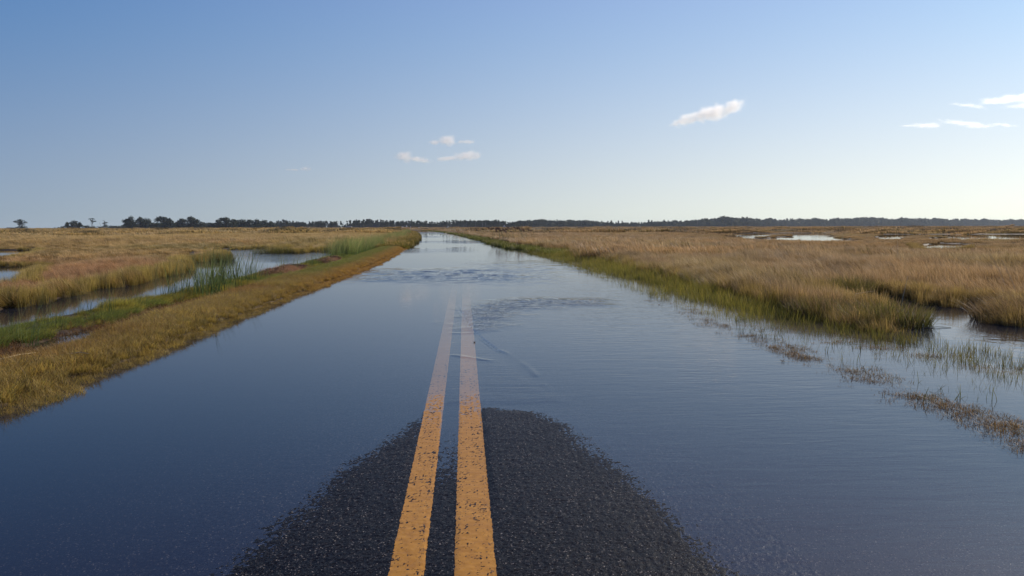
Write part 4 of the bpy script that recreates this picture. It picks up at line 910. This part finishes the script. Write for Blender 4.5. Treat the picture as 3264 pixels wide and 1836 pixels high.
def tussock(label, loc, rad, n, h0, h1, seed, root=(.05, .065, .015), tip=(.20, .17, .045), lean=(-.1, 0), spread=.28, dead=.15, sx=1.):
    rt_ = empty('tussock', loc); tag(rt_, label, 'tussock'); r = np.random.default_rng(seed)
    for nm, k2, rc, tcol, hk in (('green_blades', int(n * (1 - dead)), root, tip, 1.0), ('dead_blades', int(n * dead), (.11, .075, .04), (.27, .19, .10), 1.08)):
        x_, y_ = disc(k2, rad, r); x_ = x_ * sx; L = np.stack([lean[0] + .55 * x_ / (rad * sx) * .7 + spread * r.normal(size=k2), lean[1] + .4 * y_ / rad + spread * r.normal(size=k2)], -1)
        link(nm, blade_mesh(nm, [blades(x_, y_, r.uniform(h0, h1, k2) * hk * (1 - .35 * np.hypot(x_ / sx, y_) / rad), np.full(k2, .0085), L, rc, np.array(tcol) * r.uniform(.6, 1.3, (k2, 1)), seed=seed + len(nm))], GRASS1), rt_)
tussock('dark green tussock at the tip of the right bank jutting into the water', (6.45, 11.75, -.06), .62, 1500, .30, .58, 31, sx=1.)
tussock('smaller yellow green tussock just behind the bank tip with bent dead stalks', (6.0, 12.9, -.03), .55, 1100, .28, .52, 32, dead=.3)
tussock('brown tussock of leaning hay at the right edge of the near pool', (9.3, 12.0, -.05), .9, 2100, .35, .62, 33, root=(.045, .045, .015), tip=(.25, .16, .07), lean=(-.35, 0), dead=.35, sx=1.3)
tussock('rounded green tussock on the far side of the near pool', (8.45, 16.9, -.03), .6, 1100, .35, .6, 34)
tussock('yellow green tussock at the tip of the left peninsula in the pond', (-11.35, 36.9, -.05), .9, 1500, .3, .62, 35, tip=(.25, .21, .05))
tussock('reedy green tussock standing alone in the left pond', (-10.9, 47.6, -.1), 1.15, 1500, .4, .75, 36, tip=(.22, .20, .05), sx=1.3)
# dead reed stalks
def stalk(label, loc, h, lean, bend=0.):
    pts = [(0, 0, -.1), (lean[0] * .5 * h, lean[1] * .5 * h, h * .55), (lean[0] * h + bend, lean[1] * h, h - abs(bend) * .9)]
    v, f = tube(pts, [.0045, .004, .0025], 5); o_ = link('dead_stalk', mesh_np('dead_stalk', v, [f], STALKM, smooth_sh=True), None, loc); tag(o_, label, 'dead stalk', 'dead reed stalks in the right marsh')
STALKM = principled('dead_stalk', (.62, .48, .29), .8, .2)
stalk('upright dead stalk leaning right beside the bank-tip tussock', (6.95, 12.3, -.02), .72, (.25, .1)); stalk('broken dead stalk bent over behind the bank-tip tussock', (6.5, 12.9, -.02), .7, (.15, .1), .3)
stalk('pale dead stalk leaning left across the hay behind the near pool', (10.4, 14.2, .02), .85, (-.5, 0)); stalk('long pale stalk leaning left over the hay at the right edge of the photo', (11.2, 15.6, .02), .95, (-.55, 0))
stalk('dark brown upright stalk in the middle of the right hay field', (14.9, 26.5, .02), 1.0, (-.05, 0)); stalk('pale tall stalk rising above the bank halfway to the reed clump', (6.9, 31, .02), 1.15, (-.06, 0)); stalk('pale stalk above the bank nearer the road bend', (6.5, 40, .02), 1.2, (-.1, 0))
# wrack: heaps of red-brown straw washed onto the left shoulder
WR = principled('wrack_core', (.15, .075, .035), .95, .05, (.08, .045, .025), 14, 1.0)
def wrack(label, x_, y_, L, W, H, seed):
    root = empty('straw_heap', (x_, y_, .02), .02); tag(root, label, 'straw heap', 'heaps of washed-up straw on the left shoulder')
    U, A = np.meshgrid(np.linspace(-1, 1, 44), np.linspace(-1, 1, 16)); q = np.clip(1 - U ** 2, 0, 1) ** .6 * np.clip(1 - A ** 2, 0, 1)
    z_ = H * q * (.6 + .8 * fbm(U * 3, A * 1.6, seed, 3)) - .02
    link('mound', mesh_np('mound', np.stack([A * W / 2, U * L / 2, z_], -1).reshape(-1, 3), [grid_faces(16, 44)], WR, smooth_sh=True), root)
    r = np.random.default_rng(seed); n = 1500; u = r.uniform(-1, 1, n); a_ = r.uniform(-1, 1, n) * np.sqrt(1 - u ** 2) * .95
    zz = H * np.clip(1 - u ** 2, 0, 1) ** .6 * np.clip(1 - a_ ** 2, 0, 1) * (.6 + .8 * fbm(u * 3, a_ * 1.6, seed, 3)) - .01
    Ls = r.normal(size=(n, 2)) * np.array([2.2, 3.5]); tcol = np.array((.27, .125, .055)) * (1 - (m_ := r.uniform(0, 1, (n, 1)) ** 2)) + np.array((.38, .27, .15)) * m_
    so_ = link('straw', blade_mesh('straw', [blades(a_ * W / 2, u * L / 2, r.uniform(.02, .07, n), np.full(n, .012), Ls, (.15, .07, .03), tcol, pz=zz, seed=seed, cv=.3)], STRAW), root); so_['kind'] = 'stuff'
wrack('largest heap of red brown straw beside the pond on the left shoulder', -5.95, 26.6, 6.6, 1.0, .24, 41); wrack('second smaller heap of red brown straw further along the left shoulder', -5.85, 35.0, 5.0, .8, .20, 42); wrack('low far heap of red straw near the bend on the left shoulder', -7.0, 62, 6, .8, .16, 43)
# straws lying on the near left grass, sticks at the tussock, a dark leaf on the yellow line
def stick(name, label, p0, p1, rad, mat, cat):
    a_ = np.array(p0, float); b_ = np.array(p1, float); mid = (a_ + b_) / 2 + np.array([.01, .01, .012]); v, f = tube([a_ - a_, mid - a_, b_ - a_], [rad, rad, rad * .7], 5)
    tag(link(name, mesh_np(name, v, [f], mat, smooth_sh=True), None, tuple(a_)), label, cat)
PALE = principled('pale_straw', (.50, .38, .20), .7, .2)
stick('fallen_straw', 'pale straw lying level on the golden near left verge', (-4.17, 8.62, .17), (-3.98, 8.60, .17), .006, PALE, 'straw'); stick('fallen_straw', 'pale straw lying askew at the left end of the near verge', (-4.72, 8.3, .17), (-4.55, 8.65, .18), .006, PALE, 'straw')
TW = principled('wet_twig', (.05, .04, .03), .5, .4)
stick('floating_stick', 'dark stick floating off the tip of the bank tussock', (6.9, 11.9, .004), (7.3, 12.0, .006), .006, TW, 'stick'); stick('floating_stick', 'thinner dark stick floating nearer the road below the bank tussock', (6.75, 11.25, .003), (7.15, 11.22, .004), .005, TW, 'stick')
lf_v = []; 
for k2 in range(12):
    an = 2 * math.pi * k2 / 12; lf_v.append((.018 * math.cos(an) * (1 + .15 * math.cos(3 * an)), .026 * math.sin(an), .004 + .006 * math.cos(2 * an)))
me = mesh_np('fallen_leaf', np.array(lf_v + [(0, 0, .012), (0, 0, -.002)]), [[(k2, (k2 + 1) % 12, 12) for k2 in range(12)] + [((k2 + 1) % 12, k2, 13) for k2 in range(12)]], TW)
tag(link('fallen_leaf', me, None, (.125, 10.26, .002)), 'small dark leaf floating beside the right yellow line', 'leaf')

# ------------------------------------------------------------------ clouds: real volumes a few kilometres off
def cloud(label, cat_g, puffs, dens, noise=.9, fscale=1 / 55., seed=0):
    """puffs: (x,y,z, rx,ry,rz, roll) ellipsoids in metres; density is their union eaten away by noise"""
    puffs = [(a_, b_, c_, rx * 1.14, ry, rz_ * 1.2, ro) for a_, b_, c_, rx, ry, rz_, ro in puffs]
    c0 = np.array(puffs[0][:3], float)
    V = []; F = []; off = 0
    nu, nv = 20, 12
    for (x_, y_, z_, rx, ry, rz_, roll) in puffs:
        pts = []
        for j in range(1, nv):
            t = math.pi * j / nv
            for i in range(nu):
                p_ = 2 * math.pi * i / nu; pts.append((rx * 1.25 * math.sin(t) * math.cos(p_), ry * 1.25 * math.sin(t) * math.sin(p_), rz_ * 1.3 * math.cos(t)))
        pts += [(0, 0, rz_ * 1.3), (0, 0, -rz_ * 1.3)]
        M_ = Matrix.Rotation(-roll, 3, 'Y'); pts = [tuple(M_ @ Vector(p)) for p in pts]
        V += [(p[0] + x_ - c0[0], p[1] + y_ - c0[1], p[2] + z_ - c0[2]) for p in pts]
        F += [tuple(int(q) + off for q in f) for f in grid_faces(nv - 1, nu, True)]
        F += [(off + nu * (nv - 1), off + (i + 1) % nu, off + i) for i in range(nu)] + [(off + nu * (nv - 1) + 1, off + nu * (nv - 2) + i, off + nu * (nv - 2) + (i + 1) % nu) for i in range(nu)]
        off += len(pts)
    me = bpy.data.meshes.new('cloud'); me.from_pydata(V, [], F)
    m, nt, nd, ln = new_mat('cloud'); o = N(nd, 'ShaderNodeOutputMaterial'); tc = N(nd, 'ShaderNodeTexCoord')
    cur = None
    nz = N(nd, 'ShaderNodeTexNoise'); nz.noise_dimensions = '4D'; nz.inputs['W'].default_value = seed * 3.3; nz.inputs['Scale'].default_value = fscale; nz.inputs['Detail'].default_value = 5; nz.inputs['Roughness'].default_value = .58; nz.inputs['Distortion'].default_value = .3
    sq = N(nd, 'ShaderNodeMapping'); sq.inputs['Scale'].default_value = (1, 1, 1.5); ln.new(tc.outputs['Object'], sq.inputs[0]); ln.new(sq.outputs[0], nz.inputs['Vector'])
    for (x_, y_, z_, rx, ry, rz_, roll) in puffs:
        mp = N(nd, 'ShaderNodeMapping', vector_type='TEXTURE'); mp.inputs['Location'].default_value = (x_ - c0[0], y_ - c0[1], z_ - c0[2]); mp.inputs['Rotation'].default_value = (0, -roll, 0); mp.inputs['Scale'].default_value = (rx, ry, rz_); ln.new(tc.outputs['Object'], mp.inputs[0])
        le = N(nd, 'ShaderNodeVectorMath', operation='LENGTH'); ln.new(mp.outputs[0], le.inputs[0])
        iv = N(nd, 'ShaderNodeMath', operation='SUBTRACT'); iv.inputs[0].default_value = 1; ln.new(le.outputs['Value'], iv.inputs[1])
        if cur is None: cur = iv.outputs[0]
        else:
            mx = N(nd, 'ShaderNodeMath', operation='SMOOTH_MAX'); mx.inputs[2].default_value = .15; ln.new(cur, mx.inputs[0]); ln.new(iv.outputs[0], mx.inputs[1]); cur = mx.outputs[0]
    nm = N(nd, 'ShaderNodeMath', operation='MULTIPLY_ADD'); ln.new(nz.outputs[0], nm.inputs[0]); nm.inputs[1].default_value = noise * 2.6; nm.inputs[2].default_value = -noise * 1.3
    ad = N(nd, 'ShaderNodeMath', operation='ADD'); ln.new(cur, ad.inputs[0]); ln.new(nm.outputs[0], ad.inputs[1])
    mr = N(nd, 'ShaderNodeMapRange', interpolation_type='SMOOTHSTEP'); mr.inputs['From Min'].default_value = .04; mr.inputs['From Max'].default_value = .8; mr.inputs['To Max'].default_value = dens * .95; ln.new(ad.outputs[0], mr.inputs['Value'])
    pv = N(nd, 'ShaderNodeVolumePrincipled'); pv.inputs['Color'].default_value = (.995, .995, .995, 1); pv.inputs['Anisotropy'].default_value = .6; ln.new(mr.outputs[0], pv.inputs['Density']); ln.new(pv.outputs[0], o.inputs['Volume'])
    me.materials.append(m); ob = link('cloud', me, None, tuple(c0))
    if len(puffs) > 1:
        md = ob.modifiers.new('union', 'REMESH'); md.mode = 'VOXEL'; md.voxel_size = min(p[5] for p in puffs) * .3
    tag(ob, label, 'cloud', cat_g)
SM = 'small cumulus clouds over the road'; WP = 'thin cloud streaks on the right'
cloud('largest bright cloud, long and tilted up to the right', SM, [(1890, 6000, 858, 165, 90, 62, .2), (2035, 6000, 902, 105, 70, 50, .45), (1690, 6000, 805, 150, 60, 42, .28), (1800, 6000, 840, 110, 60, 48, .2)], .02, .65, 1 / 50., 1)
cloud('small puffy cloud above the pair low over the road', SM, [(-120, 6000, 642, 75, 60, 40, 0), (20, 6000, 632, 75, 40, 16, 0), (-215, 6000, 628, 45, 40, 20, 0)], .024, .7, 1 / 45., 2)
cloud('left one of the low pair of clouds, sloping down to the right', SM, [(-440, 6000, 522, 70, 60, 42, -.1), (-330, 6000, 503, 110, 50, 22, -.15)], .022, .75, 1 / 45., 3)
cloud('right one of the low pair of clouds, rising to the right', SM, [(20, 6000, 528, 110, 60, 36, .1), (-110, 6000, 510, 90, 50, 20, .15), (95, 6000, 535, 40, 40, 30, .3)], .022, .75, 1 / 45., 4)
cloud('tiny cloud low in the sky left of the pair', SM, [(-721, 6000, 482, 50, 40, 18, .3)], .018, .7, 1 / 30., 5)
cloud('faintest small cloud farthest left over the horizon', SM, [(-1170, 6000, 432, 50, 40, 17, 0), (-1250, 6000, 424, 60, 40, 8, 0)], .013, .7, 1 / 30., 6)
cloud('brightest streaky cloud cut by the right edge of the photo', WP, [(4300, 6000, 985, 280, 120, 34, .08), (4420, 6000, 940, 260, 120, 24, .1), (4120, 6000, 950, 150, 90, 12, .0)], .0045, .9, 1 / 60., 7)
cloud('narrow streak just left of the bright edge cloud', WP, [(3880, 6000, 928, 150, 70, 12, -.08), (3960, 6000, 918, 90, 60, 12, -.2)], .0045, .85, 1 / 45., 8)
cloud('lumpy low streak on the right below the others', WP, [(3560, 6000, 772, 130, 70, 21, .0), (3440, 6000, 770, 90, 50, 8, 0)], .006, .85, 1 / 40., 9)
cloud('long lower right streak slanting down to the right', WP, [(3880, 6000, 788, 230, 90, 16, -.10), (3980, 6000, 770, 130, 70, 16, 0), (4180, 6000, 780, 110, 60, 9, -.1)], .005, .9, 1 / 45., 10)
cloud('short thin streak tilted up between the big cloud and the right ones', WP, [(3160, 6000, 898, 125, 50, 8, .09)], .007, .7, 1 / 45., 11)
cloud('faint short streak nearest the big cloud', WP, [(2838, 6000, 962, 85, 40, 6, .03)], .014, .5, 1 / 40., 12)
cloud('thin streak above the lower right clouds', WP, [(3670, 6000, 966, 135, 50, 9, .03)], .006, .7, 1 / 45., 13)
cloud('tiniest streak above the tilted one', WP, [(3215, 6000, 992, 60, 40, 6, .03)], .014, .5, 1 / 40., 14)
cloud('very faint patch high above the big cloud', WP, [(2200, 6000, 1450, 150, 80, 22, -.1)], .0022, .6, 1 / 60., 15)

# ------------------------------------------------------------------ haze
hm, nt, nd, ln = new_mat('haze'); o = N(nd, 'ShaderNodeOutputMaterial'); pv = N(nd, 'ShaderNodeVolumePrincipled')
pv.inputs['Color'].default_value = (.74, .86, .97, 1); pv.inputs['Density'].default_value = .00008; pv.inputs['Anisotropy'].default_value = .25
ln.new(pv.outputs[0], o.inputs['Volume'])
x0, x1, y0, y1, z0, z1 = -4200, 4200, -4200, 4200, -1.8, 24
V = np.array([(a, b_, c) for a in (x0, x1) for b_ in (y0, y1) for c in (z0, z1)])
hz = link('haze', mesh_np('haze', V, [[(0, 1, 3, 2), (4, 6, 7, 5), (0, 4, 5, 1), (2, 3, 7, 6), (0, 2, 6, 4), (1, 5, 7, 3)]], hm)); tag(hz, 'thin blue haze over the marsh', kind='stuff')
